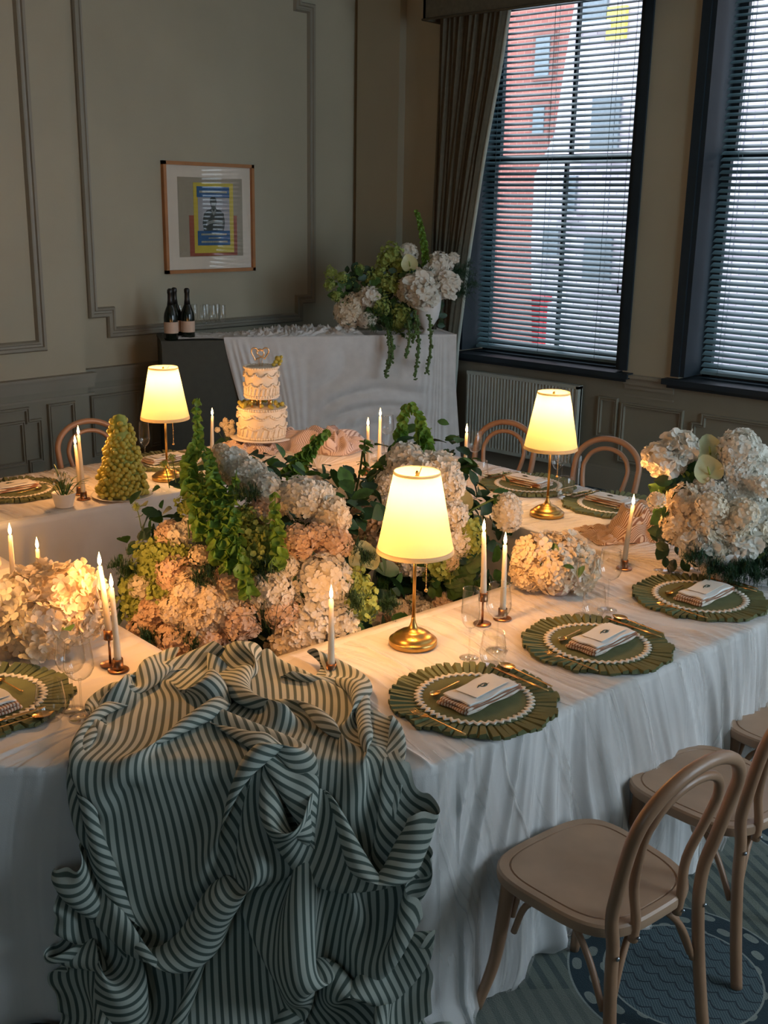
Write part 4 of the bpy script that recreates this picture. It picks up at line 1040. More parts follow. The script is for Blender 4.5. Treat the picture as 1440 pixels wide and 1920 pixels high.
def grass_mb(base, tips, r, rad=.0013):
    mb = MB()
    for t in tips:
        m = (np.array(base)*.45+np.array(t)*.55)+np.array([0, 0, .25*np.linalg.norm(np.array(t)-base)]); P = catmull([base, m, t], 6); mb.tube(P, np.linspace(rad, rad*.3, len(P)), 3)
    return mb

class Arr:
    """one arrangement: an Empty with every flower head, stem and leaf group as its part"""
    def __init__(s, name, label, cat, base): s.t = thing(name, label, cat, base); s.b = np.array(base, float); s.r = np.random.default_rng(int(abs(base[0])*1000))
    def bloom(s, kind, P, R):
        me = s.r.choice(len(BL[kind])); me = BL[kind][me]; o = bpy.data.objects.new(me.name.split('.')[0], me); C.objects.link(o); o.parent = s.t
        o.location = tuple(np.array(P)-s.b); o.scale = (R, R, R)
        v = CAM-np.array(P); v = v/np.linalg.norm(v)+np.array([0, 0, .8])+s.r.normal(0, .25, 3)
        o.rotation_euler = Matrix(rot_to(v, s.r.uniform(0, 6.28)).tolist()).to_euler(); return o
    def part(s, name, mb, m, stuff=False):
        for i, v in enumerate(mb.v): mb.v[i] = v-s.b
        o = obj(name, mb, M[m], s.t); 
        if stuff: o['kind'] = 'stuff'
        return o
    def anth(s, P, R, up=(0, 0, 1)):
        V, F = anth_mb(); v = CAM-np.array(P); v /= np.linalg.norm(v); v = v+np.array([0, 0, .35]); R3 = rot_to(v, s.r.uniform(-.5, .5)+PI)
        o = s.part('anthurium_spathe', MB().add(np.array(V)@(R3*R).T+P, F), 'lime')
        q = MB().tube(np.array([(0, .15, .05), (0, 0, .22), (0, -.25, .42)])@(R3*R).T+P, [R*.06, R*.07, R*.04], 8); s.part('spadix', q, 'viburnum')
def rpm(P): return FPX/depth_of(P)
def fill(arr, c, r_, n, size, m, kmin=.55, kmax=.9, name='foliage', zmin=None):
    rr = arr.r; D = rr.normal(0, 1, (n, 3)); D /= np.linalg.norm(D, axis=1)[:, None]; P = np.array(c)+D*np.array(r_)*rr.uniform(kmin, kmax, (n, 1))
    if zmin is not None: k = P[:, 2] > zmin; P = P[k]; D = D[k]
    arr.part(name, leaves_mb(P, D+np.array([0, 0, .4]), size, rr), m, True)

# --- centre mound inside the ring of tables
cc = lambda l, o=(200, 740), k=1.895: [(t, o[0]+x/k, o[1]+y/k, r/k) for t, x, y, r in l]
E1c = Pdist(500, 1120, 4.02); E1r = np.array([.60, .60, .60])
A1 = Arr('flower_mound', 'big mound of white hydrangeas and green bell stems filling the space between the tables', 'flowers', (E1c[0], E1c[1], 0.0))
obj('floral_foam', MB().lathe([(.34, 0), (.42, .25), (.40, .6), (.28, .95), (.0, 1.05)], 20), M['dleaf'], A1.t)
main = cc([('W', 440, 225, 62), ('W', 500, 262, 66), ('W', 560, 315, 62), ('C', 400, 190, 30), ('W', 700, 345, 78), ('C', 810, 415, 66), ('W', 765, 340, 50), ('B', 690, 515, 58), ('B', 755, 490, 40),
 ('S', 322, 565, 38), ('B', 560, 400, 48), ('B', 210, 490, 48), ('B', 225, 630, 66), ('C', 285, 690, 72), ('C', 240, 760, 62), ('C', 395, 730, 92), ('C', 330, 800, 74), ('W', 590, 690, 78), ('W', 780, 650, 104),
 ('W', 735, 830, 92), ('C', 660, 880, 84), ('W', 840, 820, 66), ('B', 480, 810, 66), ('B', 235, 895, 76), ('B', 115, 830, 62), ('B', 350, 880, 66), ('B', 430, 650, 50), ('B', 620, 780, 60), ('W', 640, 610, 40), ('B', 820, 520, 60),
 ('R', 292, 455, 26), ('R', 252, 495, 36), ('R', 108, 682, 34), ('B', 150, 760, 50),
 ('G', 130, 575, 62), ('G', 190, 545, 60), ('G', 80, 690, 60), ('G', 85, 755, 52), ('G', 175, 700, 46), ('G', 530, 485, 62), ('G', 545, 550, 66), ('G', 500, 420, 40), ('G', 520, 600, 44), ('G', 905, 705, 62), ('G', 925, 760, 52),
 ('G', 320, 300, 46), ('G', 290, 380, 48), ('G', 250, 560, 40), ('G', 890, 650, 46), ('G', 160, 620, 50)])
for k, px, py, rp in main:
    P = onell(px, py, E1c, E1r); R_ = rp/rpm(P); P = P+(E1c-P)/np.linalg.norm(E1c-P)*R_*.55; A1.bloom(k, P, R_*1.02)
fill(A1, E1c, E1r, 520, .075, 'dleaf', .7, .95, zmin=.3); fill(A1, E1c, E1r, 260, .07, 'leaf', .8, 1.0, zmin=.35)
def ep(px, py, k=1.04, c=E1c, r=E1r): return onell(px, py, c, r*k)
def bell(arr, pts, dense=.034, size=.023):
    o = arr.part('bell_stem', bell_mb(np.array(pts), arr.r, dense, size), 'bell'); return o
for pl in ([(300, 350), (290, 250), (325, 160), (318, 60), (322, 12)], [(400, 420), (385, 330), (370, 250), (345, 190)], [(440, 640), (420, 520), (400, 400), (410, 300)], [(400, 600), (380, 500), (360, 400), (340, 300)],
           [(480, 660), (470, 560), (455, 450), (450, 340), (462, 270)], [(340, 520), (320, 430), (300, 330)], [(610, 630), (612, 540), (600, 440), (598, 345)], [(510, 730), (490, 650), (470, 560), (430, 480)], [(450, 590), (440, 500), (425, 380), (380, 300)]):
    pts = []
    for i, (x, y) in enumerate(pl):
        px, py = 200+x/1.895, 740+y/1.895; q = onell(px, py, E1c, E1r*(1.06)); 
        pts.append(q)
    bell(A1, pts)
d_ = depth_of(E1c)+.1
bell(A1, [Pdist(200+x/1.895, 740+y/1.895, d_) for x, y in ((640, 300), (670, 250), (720, 200), (770, 150), (790, 125))], .02, .024)
bell(A1, [Pdist(200+x/1.895, 740+y/1.895, d_) for x, y in ((640, 300), (690, 260), (735, 190), (740, 140))], .02, .022)
A1.anth(ep(200+915/1.895, 740+590/1.895, 1.0), .06)
for bx, by, tx, ty in ((580, 860, 560, 760), (590, 870, 650, 780), (560, 850, 520, 770)):
    b_ = ep(200+bx/1.895, 740+by/1.895, .95)
    tips = [b_+np.array([A1.r.normal(0, .07), A1.r.normal(0, .07), A1.r.uniform(.06, .17)]) for _ in range(26)]
    A1.part('grass_tuft', grass_mb(b_, tips, A1.r), 'dleaf')
for x, y, dx, dy in ((970, 770, 60, -20), (250, 870, 60, 40), (880, 520, 40, 60), (350, 690, 30, -50), (520, 350, -60, 0), (180, 870, -30, 30), (850, 700, 30, 40), (560, 640, 50, -30), (90, 620, -60, -20)):
    b_ = ep(200+x/1.895, 740+y/1.895, .98); t_ = ep(200+(x+dx)/1.895, 740+(y+dy)/1.895, 1.08); A1.part('fern_plume', fern_mb(b_, t_, 60, .07, A1.r), 'dleaf')
for px, py, qx, qy in ((205+60, 740+250, 255, 950), (330, 905, 322, 858), (318, 915, 308, 870), (560, 1240, 548, 1175)):
    a_ = ep(px, py, .98); b_ = Pdist(qx, qy, depth_of(a_)-.02); A1.part('thin_stem', MB().tube(catmull([a_, (a_+b_)/2+np.array([0, 0, .01]), b_], 5), .0018, 5), 'stem'); A1.bloom('G', b_, .012)
a_ = ep(355, 1010, 1.0); A1.part('thin_stem', MB().tube([a_, Pdist(352, 975, depth_of(a_))], .0025, 6), 'stem')

# --- second arrangement behind the lamp
E2c = Pdist(800, 1030, 4.42); E2r = np.array([.36, .36, .52])
A2 = Arr('flower_mound', 'taller group of white hydrangeas and arching green bells behind the nearest lamp', 'flowers', (E2c[0], E2c[1], 0.0))
obj('floral_foam', MB().lathe([(.18, 0), (.22, .25), (.22, .6), (.15, .95), (.0, 1.0)], 18), M['dleaf'], A2.t)
for k, px, py, rp in cc([('B', 930, 455, 72), ('B', 985, 500, 72), ('B', 920, 565, 52), ('B', 895, 440, 48), ('W', 1055, 215, 64), ('W', 1110, 262, 80), ('W', 1185, 255, 70), ('W', 1215, 310, 58), ('W', 1000, 305, 50), ('W', 1240, 520, 58), ('W', 1080, 590, 58), ('W', 1000, 400, 60), ('W', 1230, 420, 55),
   ('G', 1180, 600, 62), ('G', 1290, 480, 50), ('G', 1292, 530, 44), ('G', 1140, 560, 50), ('C', 1215, 590, 40), ('B', 1010, 560, 55)]):
    P = onell(px, py, E2c, E2r); R_ = rp/rpm(P); P = P+(E2c-P)/np.linalg.norm(E2c-P)*R_*.4; A2.bloom(k, P, R_*1.02)
fill(A2, E2c, E2r, 320, .07, 'dleaf', .6, .95, zmin=.3); fill(A2, E2c, E2r, 110, .07, 'leaf', .8, 1.05, zmin=.45)
d2 = depth_of(E2c)-.15
def cz(x, y, d): return Pdist(200+x/1.895, 740+y/1.895, d)
bell(A2, [cz(*q, d2) for q in ((1040, 260), (1042, 190), (1050, 110), (1068, 40), (1078, 30))], .022, .026)
bell(A2, [cz(*q, d2) for q in ((1140, 240), (1138, 190), (1120, 110), (1090, 50), (1078, 32))], .022, .026)
bell(A2, [cz(*q, d2) for q in ((1100, 170), (1130, 140), (1155, 118))], .03, .024)
A2.anth(cz(1255, 385, d2-.1), .06)
for pl in ([(960, 360), (900, 320), (975, 262)], [(870, 400), (895, 300), (910, 200)], [(860, 370), (885, 290), (850, 275)], [(920, 260), (915, 210), (918, 160)]):
    A2.part('thin_stem', MB().tube(catmull([cz(*q, d2) for q in pl], 6), .0045, 6), 'stem')
for x, y in ((975, 262), (980, 245), (912, 170), (918, 200), (850, 275), (905, 240), (915, 265)): 
    q = cz(x, y, d2); A2.part('leaf_sprig', leaves_mb([q]*5, [np.array([0, 0, 1.])]*5, .035, A2.r), 'bell')
dst = depth_of(T(905, 1165))+.5
st = [cz(1235, 465, dst), cz(1300, 410, dst), cz(1375, 372, dst), cz(1395, 375, dst)]
A2.part('thin_stem', MB().tube(catmull(st, 6), .0045, 6), 'stem'); pb_ = cz(1425, 410, dst)
A2.part('leaf_sprig', leaves_mb([cz(1385, 368, dst)]*7, [np.array([0, 0, 1.])]*7, .03, A2.r), 'leaf'); A2.bloom('W', pb_, 26/rpm(pb_)); A2.bloom('W', cz(1428, 445, dst), 22/rpm(pb_)); A2.bloom('W', cz(1422, 385, dst), 20/rpm(pb_))
A2.part('foliage', leaves_mb([cz(1240+random.uniform(-30, 60), 640+random.uniform(-50, 60), d2-.1) for _ in range(16)], [CAM-E2c]*16, .075, A2.r, .5), 'leaf', True)
# glass vase inside
gv = T(815, 1132, .52); vz = thing('glass_vase', 'clear glass vase of green stems low behind the nearest lamp pole', 'vase', (gv[0], gv[1], .28))
obj('glass_wall', shell([(.0, 0), (.05, .0), (.055, .02), (.055, .28), (.06, .30)], seg=32), M['glass'], vz)
sm = MB()
for _ in range(9): a = random.uniform(0, 6.28); sm.tube([(.03*math.cos(a), .03*math.sin(a), .02), (.02*math.cos(a+2), .02*math.sin(a+2), .34)], .004, 6)
obj('stems', sm, M['leaf'], vz)
# low flowers on the floor side between the mounds and the right table
gE = T(790, 1128, .55)
A3 = Arr('flower_border', 'low row of white flowers between the mound and the right table edge', 'flowers', (gE[0], gE[1], 0.0))
obj('floral_foam', MB().lathe([(.14, 0), (.16, .2), (.14, .42), (.0, .48)], 16), M['dleaf'], A3.t)
for k, px, py, rp in [('C', 735, 1118, 22), ('W', 770, 1130, 24), ('C', 820, 1128, 22), ('W', 850, 1122, 20), ('B', 700, 1150, 26), ('C', 745, 1150, 24), ('W', 790, 1152, 24), ('B', 830, 1146, 22), ('G', 716, 1120, 20), ('C', 868, 1112, 18), ('B', 660, 1175, 28), ('C', 690, 1185, 26), ('B', 560, 1200, 30), ('W', 610, 1195, 30), ('C', 540, 1180, 26), ('B', 390, 1190, 28), ('B', 340, 1195, 28), ('B', 290, 1185, 26)]:
    P = T(px, py, .60 if px > 650 else .70); A3.bloom(k, P, rp/rpm(P))
A3.part('foliage', leaves_mb([T(random.uniform(560, 860), random.uniform(1115, 1190), .50) for _ in range(120)], [np.array([0, 0, 1.])]*120, .07, A3.r), 'dleaf', True)
for x in (700, 712, 880): 
    b_ = T(x, 1150, .58); A3.part('fern_plume', fern_mb(b_, b_+np.array([.02, 0, .12]), 70, .06, A3.r), 'leaf')

# --- left hydrangea bowl
def bowl_arr(label, px, py, blooms, bowlcol, rb, hb, lab2):
    b = T(px, py, .757); A = Arr('hydrangea_arrangement', label, 'flowers', (b[0], b[1], .757))
    v = thing('flower_bowl', lab2, 'bowl', (b[0], b[1], .757)); obj('bowl_wall', MB().lathe([(0, 0), (rb*.55, 0), (rb*.6, .006), (rb*.95, hb*.5), (rb, hb*.95), (rb*.97, hb), (rb*.9, hb*.9), (rb*.5, .012), (0, .01)], 32), M[bowlcol], v)
    dd = depth_of(b); cxy = b.copy()
    for k, x, y, rp, off in blooms: P = Pdist(x, y, dd+off); A.bloom(k, P, rp/rpm(P))
    A.part('foliage', leaves_mb([b+np.array([A.r.normal(0, rb*.8), A.r.normal(0, rb*.8), hb+.02+A.r.uniform(0, .05)]) for _ in range(26)], [np.array([0, 0, 1.])]*26, .05, A.r), 'leaf', True)
    return A
M['pinkbowl'] = mat('blush_ceramic', (.62, .40, .30), .4, noise=.05)
bowl_arr('large white hydrangeas in a low bowl at the left edge of the photo', 92, 1222, [('H', 135, 1120, 62, 0), ('H', 45, 1135, 62, .0), ('H', 92, 1170, 60, -.06), ('H', 20, 1185, 50, -.02), ('H', 150, 1160, 40, .0), ('H', 85, 1100, 45, .08)], 'ceramic', .09, .07, 'low white bowl under the left white hydrangeas')
bowl_arr('cream hydrangeas in a blush bowl on the right table', 1046, 1112, [('H', 1005, 1048, 42, 0), ('H', 1060, 1045, 45, .02), ('H', 1040, 1072, 38, -.05), ('H', 1085, 1070, 38, .0), ('H', 990, 1075, 30, .0), ('H', 1030, 1028, 30, .06)], 'pinkbowl', .062, .075, 'small round blush bowl under the cream hydrangeas')

# --- right bouquet
b = T(1350, 1082, .757); A4 = Arr('large_bouquet', 'tall white and green bouquet at the right edge of the photo', 'flowers', (b[0], b[1], .757)); dd = depth_of(b)
vs = thing('flower_bowl', 'low white bowl hidden under the tall right bouquet', 'bowl', (b[0], b[1], .757)); obj('bowl_wall', MB().lathe([(0, 0), (.06, 0), (.07, .01), (.10, .09), (.105, .12), (.098, .12), (.06, .015), (0, .012)], 32), M['ceramic'], vs)
for k, x, y, rp, o_ in [('P', 1243, 862, 30, .05), ('P', 1278, 838, 28, .05), ('C', 1265, 870, 22, .06), ('W', 1385, 848, 40, .0), ('W', 1410, 870, 36, .03), ('W', 1375, 875, 34, .0), ('W', 1392, 825, 22, .05), ('S', 1231, 938, 17, -.12),
   ('C', 1285, 945, 36, 0), ('W', 1330, 925, 32, .0), ('S', 1335, 950, 30, -.12), ('W', 1370, 930, 34, 0), ('W', 1405, 915, 34, .0), ('S', 1390, 965, 32, -.12), ('C', 1280, 985, 38, 0), ('C', 1325, 985, 38, -.05), ('C', 1365, 985, 36, -.06), ('W', 1415, 960, 34, 0),
   ('P', 1310, 1018, 34, -.05), ('C', 1345, 1035, 30, -.05), ('P', 1385, 1015, 34, -.05), ('C', 1425, 1000, 34, 0), ('W', 1300, 960, 30, .05), ('G', 1420, 1035, 24, 0), ('R', 1436, 912, 16, -.1)]:
    P = Pdist(x, y, dd+o_-.02); A4.bloom(k, P, rp/rpm(P))
A4.anth(Pdist(1331, 848, dd), 31/rpm(b)); A4.anth(Pdist(1329, 886, dd-.04), 31/rpm(b))
for x, y, tx, ty in ((1340, 1040, 1290, 1050), (1360, 1040, 1330, 1075), (1380, 1040, 1370, 1085), (1400, 1030, 1410, 1080), (1420, 1020, 1450, 1060), (1390, 1050, 1350, 1070), (1400, 1050, 1390, 1060), (1430, 1050, 1440, 1085)):
    A4.part('fern_plume', fern_mb(Pdist(x, y, dd-.05), Pdist(tx, ty, dd-.13), 110, .09, A4.r), 'dleaf')
A4.part('foliage', leaves_mb([Pdist(A4.r.uniform(1245, 1430), A4.r.uniform(900, 1050), dd+A4.r.uniform(-.04, .08)) for _ in range(230)], [CAM-b]*230, .06, A4.r), 'dleaf', True)
A4.part('foliage', leaves_mb([Pdist(A4.r.uniform(1235, 1310), A4.r.uniform(885, 960), dd+A4.r.uniform(0, .08)) for _ in range(60)], [CAM-b]*60, .07, A4.r), 'leaf', True)
for pl in ([(1330, 1000), (1290, 910), (1260, 875)], [(1350, 1000), (1345, 930), (1332, 860)], [(1360, 1000), (1340, 940), (1330, 900)], [(1370, 1000), (1385, 920), (1388, 860)], [(1280, 980), (1250, 950), (1232, 942)], [(1430, 1000), (1434, 960), (1436, 915)]):
    A4.part('thin_stem', MB().tube(catmull([Pdist(*q, dd+.02) for q in pl], 6), .003, 6), 'stem')
A4.part('heart_leaf', leaves_mb([Pdist(1305, 905, dd+.05), Pdist(1290, 900, dd+.05), Pdist(1315, 925, dd+.05)], [CAM-b]*3, .09, A4.r, .6), 'leaf')

# ================================================================ counter with drinks at the back
B0 = np.array([.478, -2.505]); E_1 = np.array([.535, .845]); E_1 /= np.linalg.norm(E_1); E_2 = np.array([-E_1[1], E_1[0]]); BA = math.atan2(E_1[1], E_1[0]); BLn, BH, BD = 2.208, 1.12, .50
bar = thing('serving_counter', 'dark counter set across the room corner under bottles and draped cloth', 'counter', (B0[0], B0[1], 0), BA)
obj('front_panel', MB().box((0, 0, 0), (BLn, .02, BH-.02)), M['dark'], bar, smooth=False); obj('side_panel', MB().box((0, .02, 0), (.02, BD, BH-.02)), M['dark'], bar, smooth=False)
obj('side_panel', MB().box((BLn-.02, .02, 0), (BLn, BD, BH-.02)), M['dark'], bar, smooth=False); obj('worktop', MB().box((-.005, -.005, BH-.02), (BLn+.005, BD, BH)), M['dark'], bar, smooth=False)
dr = thing('draped_cloth', 'white cloth hanging in swags over the front of the dark counter', 'cloth', (B0[0], B0[1], 0), BA)
na, nt_ = 220, 70; G = []
for i in range(nt_):
    t = i/(nt_-1); z = (BH+.012)*(1-t)+.012
    a0 = .44+.20*t**1.3+.10*t; a1 = BLn+.012+.10*max(0, t-.3)
    a = np.linspace(a0, a1, na); env = np.clip((a-1.05)/.25, 0, 1)*np.clip((2.1-a)/.2, 0, 1)*max(0, 1-max(0, t-.45)*3)
    sw = np.abs(np.sin((z+.9*(a-1.62)**2)*15+3.2*n2(a*2.2, np.full(na, z*2.5), 6)))**1.3
    pl = foldf(a+.25*(1-t)*np.sin(a*3), 91, .9)
    off = .006+.050*min(1, t*6)*(pl*(1-env)+sw*.8*env)+.05*t*t
    G.append(np.c_[a, -off, np.full(na, z)])
G = np.array(G)
# over the top to the back
top = []
for q in np.linspace(BD-.02, 0, 14)[:-1]:
    a = np.linspace(.44+.0*q, BLn+.012, na); top.append(np.c_[a, np.full(na, q), BH+.006+.012*n2(a*7, np.full(na, q*9), 4)*(a < 1.6)])
obj('front_fall', MB().grid(np.vstack([np.array(top), G])[:, ::-1]), M['gauze'], dr)
Gs = []
for i in range(30):
    t = i/29; y = np.linspace(-.006-.05*t*t, BD, 40); Gs.append(np.c_[np.full(40, BLn+.012+.10*max(0, t-.3))+.03*t*foldf(y*1.0+2, 12, 1.2)*np.clip(y*9, 0, 1), y, np.full(40, (BH+.008)*(1-t)+.012)])
obj('side_fall', MB().grid(np.array(Gs)), M['gauze'], dr)
gz = thing('gauze_runner', 'crumpled white gauze strip lying along the counter top beside the bottles', 'cloth', (B0[0], B0[1], BH), BA)
A_, B_ = np.meshgrid(np.linspace(.12, 1.5, 170), np.linspace(0, 1, 46)); yb = .03+.33*B_+.03*np.sin(A_*7); he = np.sin(PI*B_)**.6*(.018+.055*np.clip((A_-.45)/.4, 0, 1)*np.clip((1.55-A_)/.15, 0, 1))
rid = (1-np.abs(np.sin(PI*(A_*9+2.2*n2(A_*6, B_*4, 1)))))**1.5*.5+(1-np.abs(np.sin(PI*(B_*4+A_*13+2*n2(A_*9, B_*5, 2)))))**1.5*.5
obj('cloth_strip', MB().grid(np.dstack([A_, yb+.02*n2(A_*11, B_*3, 5), .010+he*(.35+.9*rid)])), M['gauze'], gz)
def barp(a, d): return (B0[0]+E_1[0]*a+E_2[0]*d, B0[1]+E_1[1]*a+E_2[1]*d)
M['bottle'] = mat('black_green_bottle_glass', (.006, .010, .006), .12, noise=.1); M['foil'] = mat('black_foil', (.012, .011, .010), .4, noise=.1); M['label'] = mat('cream_paper_label', (.55, .40, .30), .7, noise=.06)
def bottle(label, a, d):
    x, y = barp(a, d); t = thing('sparkling_wine_bottle', label, 'bottle', (x, y, BH)); k = 1.14
    obj('glass_body', MB().lathe([(r*k, z*k) for r, z in ((0, .0), (.040, 0), (.044, .006), (.044, .14), (.041, .165), (.030, .195), (.019, .22), (.0155, .25), (.0145, .285))], 28), M['bottle'], t)
    obj('foil_capsule', MB().lathe([(r*k, z*k) for r, z in ((.0205, .218), (.0162, .25), (.0155, .288), (.0175, .292), (.0175, .312), (.010, .320), (0, .321))], 24), M['foil'], t)
    obj('paper_label', MB().lathe([(r*k, z*k) for r, z in ((.0445, .045), (.0447, .05), (.0447, .11), (.0445, .115))], 28, cap=False), M['label'], t)
bottle('dark sparkling wine bottle at the front left corner of the counter', .075, .07)
bottle('dark sparkling wine bottle, middle one of three on the counter', .115, .19)
bottle('dark sparkling wine bottle, rightmost of three on the counter', .20, .13)
FB = None; FLAB = ['clear flute on the counter standing behind the middle wine bottle', 'clear flute on the counter right beside the rightmost bottle']+['%s clear flute from the right in the row on the counter' % q for q in ('sixth', 'fifth', 'fourth', 'third', 'second')]+['clear flute at the right end of the row on the counter']
for i, (a, d) in enumerate(((.16, .36), (.22, .28), (.27, .37), (.33, .28), (.36, .38), (.40, .30), (.44, .39), (.47, .29))):
    x, y = barp(a, d); 
    if FB is None: FB = make_wine(FLAB[i], (x, y, BH+.004), 1.0, 'flute'); FB['group'] = 'clear flutes beside the bottles on the counter'
    else: dup(FB, (x, y, BH+.004), 0, FLAB[i])
# bouquet in a white urn on the counter
ub = T(800, 628, BH+.01); urn = thing('white_urn', 'white footed urn holding the bouquet on the counter', 'vase', (ub[0], ub[1], BH+.008)); ud = depth_of(ub)
obj('body', MB().lathe([(0, 0), (.055, 0), (.058, .01), (.03, .03), (.026, .05), (.05, .075), (.085, .13), (.10, .20), (.105, .27), (.112, .30), (.105, .30), (.095, .26), (.07, .14), (0, .09)], 36), M['ceramic'], urn)
A5 = Arr('counter_bouquet', 'loose bouquet spilling from the urn on the counter by the curtain', 'flowers', (ub[0], ub[1], BH+.25))
ur = rpm(ub)
for k, x, y, rp, o_ in [('C', 655, 588, 26, -.05), ('C', 665, 570, 20, -.05), ('P', 692, 556, 17, -.1), ('W', 688, 600, 16, -.1), ('P', 790, 545, 28, -.15), ('P', 775, 540, 22, -.1), ('P', 838, 536, 21, -.1), ('W', 825, 497, 24, 0), ('W', 812, 515, 22, 0), ('W', 765, 475, 18, .05), ('P', 850, 485, 10, 0), ('W', 760, 545, 20, 0), ('W', 800, 560, 18, 0),
   ('G', 620, 512, 11, -.1), ('G', 640, 520, 10, -.1), ('G', 618, 535, 10, -.1), ('G', 660, 528, 9, 0), ('G', 675, 503, 8, 0), ('G', 735, 478, 20, 0), ('G', 745, 500, 17, 0), ('G', 722, 490, 15, 0), ('G', 700, 530, 17, 0), ('G', 728, 535, 18, -.05), ('G', 750, 530, 16, 0), ('G', 712, 512, 14, 0), ('G', 752, 590, 16, -.12), ('G', 745, 610, 13, -.12), ('G', 715, 575, 16, -.1), ('G', 765, 520, 14, 0), ('G', 630, 555, 9, -.1)]:
    P = Pdist(x, y, ud+o_); A5.bloom(k, P, rp/ur)
A5.anth(Pdist(768, 497, ud-.12), .075)
bell(A5, [Pdist(x, y, ud) for x, y in ((800, 500), (795, 460), (790, 430), (783, 402), (778, 396))], .022, .026)
A5.part('foliage', leaves_mb([Pdist(A5.r.uniform(650, 830), A5.r.uniform(505, 610), ud+A5.r.uniform(-.08, .08)) for _ in range(260)], [CAM-ub]*260, .07, A5.r), 'dleaf', True)
A5.part('foliage', leaves_mb([Pdist(A5.r.uniform(620, 780), A5.r.uniform(515, 600), ud+A5.r.uniform(-.12, .0)) for _ in range(70)], [CAM-ub]*70, .06, A5.r), 'leaf', True)
for x, y, tx, ty in ((700, 560, 735, 640), (715, 570, 740, 655), (735, 580, 760, 635), (690, 570, 700, 620), (755, 570, 770, 620)): A5.part('fern_plume', fern_mb(Pdist(x, y, ud-.12), Pdist(tx, ty, ud-.14), 90, .09, A5.r), 'leaf')
for x, y, tx, ty in ((830, 530, 880, 500), (840, 540, 890, 530), (840, 520, 885, 515), (835, 550, 875, 550)): A5.part('fern_plume', fern_mb(Pdist(x, y, ud), Pdist(tx, ty, ud+.02), 110, .12, A5.r), 'dleaf')
tips = [Pdist(A5.r.uniform(850, 912), A5.r.uniform(490, 600), ud) for _ in range(30)]; A5.part('grass_tuft', grass_mb(Pdist(812, 545, ud), tips, A5.r, .002), 'dleaf')
for x, y0, y1 in ((727, 620, 705), (733, 630, 690), (765, 600, 668), (782, 600, 708), (805, 590, 700), (778, 585, 640)): 
    A5.part('amaranthus_tassel', tassel_mb([Pdist(x, y0, ud-.26), Pdist(x+3, (y0+y1)/2, ud-.27), Pdist(x-4, y1, ud-.27)], A5.r, .018), 'stem')

# ================================================================ cake
cp = T(492, 836, .757); ck = thing('tiered_cake', 'two-tier ivory cake with ruffled piping, grapes and a heart topper', 'cake', (cp[0], cp[1], .757)); kc = rpm(cp)
cs = thing('cake_stand', 'white round cake stand under the two-tier cake', 'stand', (cp[0], cp[1], .757)); obj('plate', MB().lathe([(0, .045), (.15, .045), (.178, .052), (.182, .058), (.15, .056), (0, .056)], 40), M['ceramic'], cs); obj('foot', MB().lathe([(0, 0), (.08, 0), (.06, .012), (.03, .03), (.04, .045)], 24), M['ceramic'], cs)
def ruff(a, z, amp=.02): return amp*np.abs(np.sin(a*13+z*90))+.012*np.sin(a*31+z*300)
def tier(name, r, z0, h):
    o = obj(name, MB().lathe([(0, z0), (r*.985, z0), (r, z0+.005)]+[(r, z0+h*k/10) for k in range(1, 10)]+[(r, z0+h-.004), (r*.985, z0+h), (0, z0+h)], 72, wob=lambda a, z: .012*np.sin(a*9+z*60)*0), M['icing'], ck)
    g = MB()
    for zz in (z0+h*.82, z0+h*.48):
        for k in range(9):
            a0 = k*2*PI/9+(zz > z0+h*.6)*.3; P = [((r+.004)*math.cos(a0+q*2*PI/9), (r+.004)*math.sin(a0+q*2*PI/9), zz-.022*math.sin(PI*q)+.003*math.sin(q*44)) for q in np.linspace(0, 1, 20)]
            g.tube(P, [.006+.0028*math.sin(q*PI*14) for q in np.linspace(0, 1, 20)], 7)
    obj('piped_garland', g, M['icing'], o)
    for zz in (z0+.006, z0+h-.002):
        g = MB(); n_ = int(2*PI*r/.014)
        for k in range(n_): a0 = 2*PI*k/n_; g.sphere(((r+.001)*math.cos(a0), (r+.001)*math.sin(a0), zz), (.0085, .0085, .008), 8, 5)
        tag(obj('piped_shells', g, M['icing'], o), kind='stuff')
    g = MB()
    for k in range(26): 
        a0 = 2*PI*k/26; g.tube([((r+.002)*math.cos(a0+.02*q), (r+.002)*math.sin(a0+.02*q), z0+h*(.08+.055*q)) for q in range(6)], [.003, .007, .004, .0075, .005, .002], 7)
    obj('piped_ruffle', g, M['icing'], o)
tier('lower_tier', .133, .058, .165); tier('upper_tier', .092, .285, .165)
obj('tier_board', MB().lathe([(0, .278), (.095, .278), (.095, .285), (0, .285)], 36), M['ceramic'], ck)
for k in range(5): a0 = k*2*PI/5+.4; obj('pillar', MB().tube([(.055*math.cos(a0), .055*math.sin(a0), .223), (.055*math.cos(a0), .055*math.sin(a0), .279)], .006, 12), M['gold'], ck)
gm = MB().sphere((0, 0, 0), (.0125, .0125, .0135), 12, 8).mesh('grape'); gm.materials.append(M['grape'])
rg = np.random.default_rng(3)
def grape(par, x, y, z, s=1.0): o = bpy.data.objects.new('grape', gm); C.objects.link(o); o.parent = par; o.location = (x, y, z); o.scale = (s, s, s); o.rotation_euler = tuple(rg.uniform(0, 3, 3)); return o
for k in range(34): a0 = rg.uniform(0, 2*PI); rr = rg.uniform(.07, .128); grape(ck, rr*math.cos(a0), rr*math.sin(a0), .233+rg.uniform(0, .016), rg.uniform(.8, 1))
gr_side = RT[:2]*.088
for k in range(12): grape(ck, gr_side[0]+rg.normal(0, .012), gr_side[1]+rg.normal(0, .012), .462+rg.uniform(0, .04), .85)
M['wire'] = mat('gold_topper_wire', (.75, .55, .35), .3, 1, noise=.05)
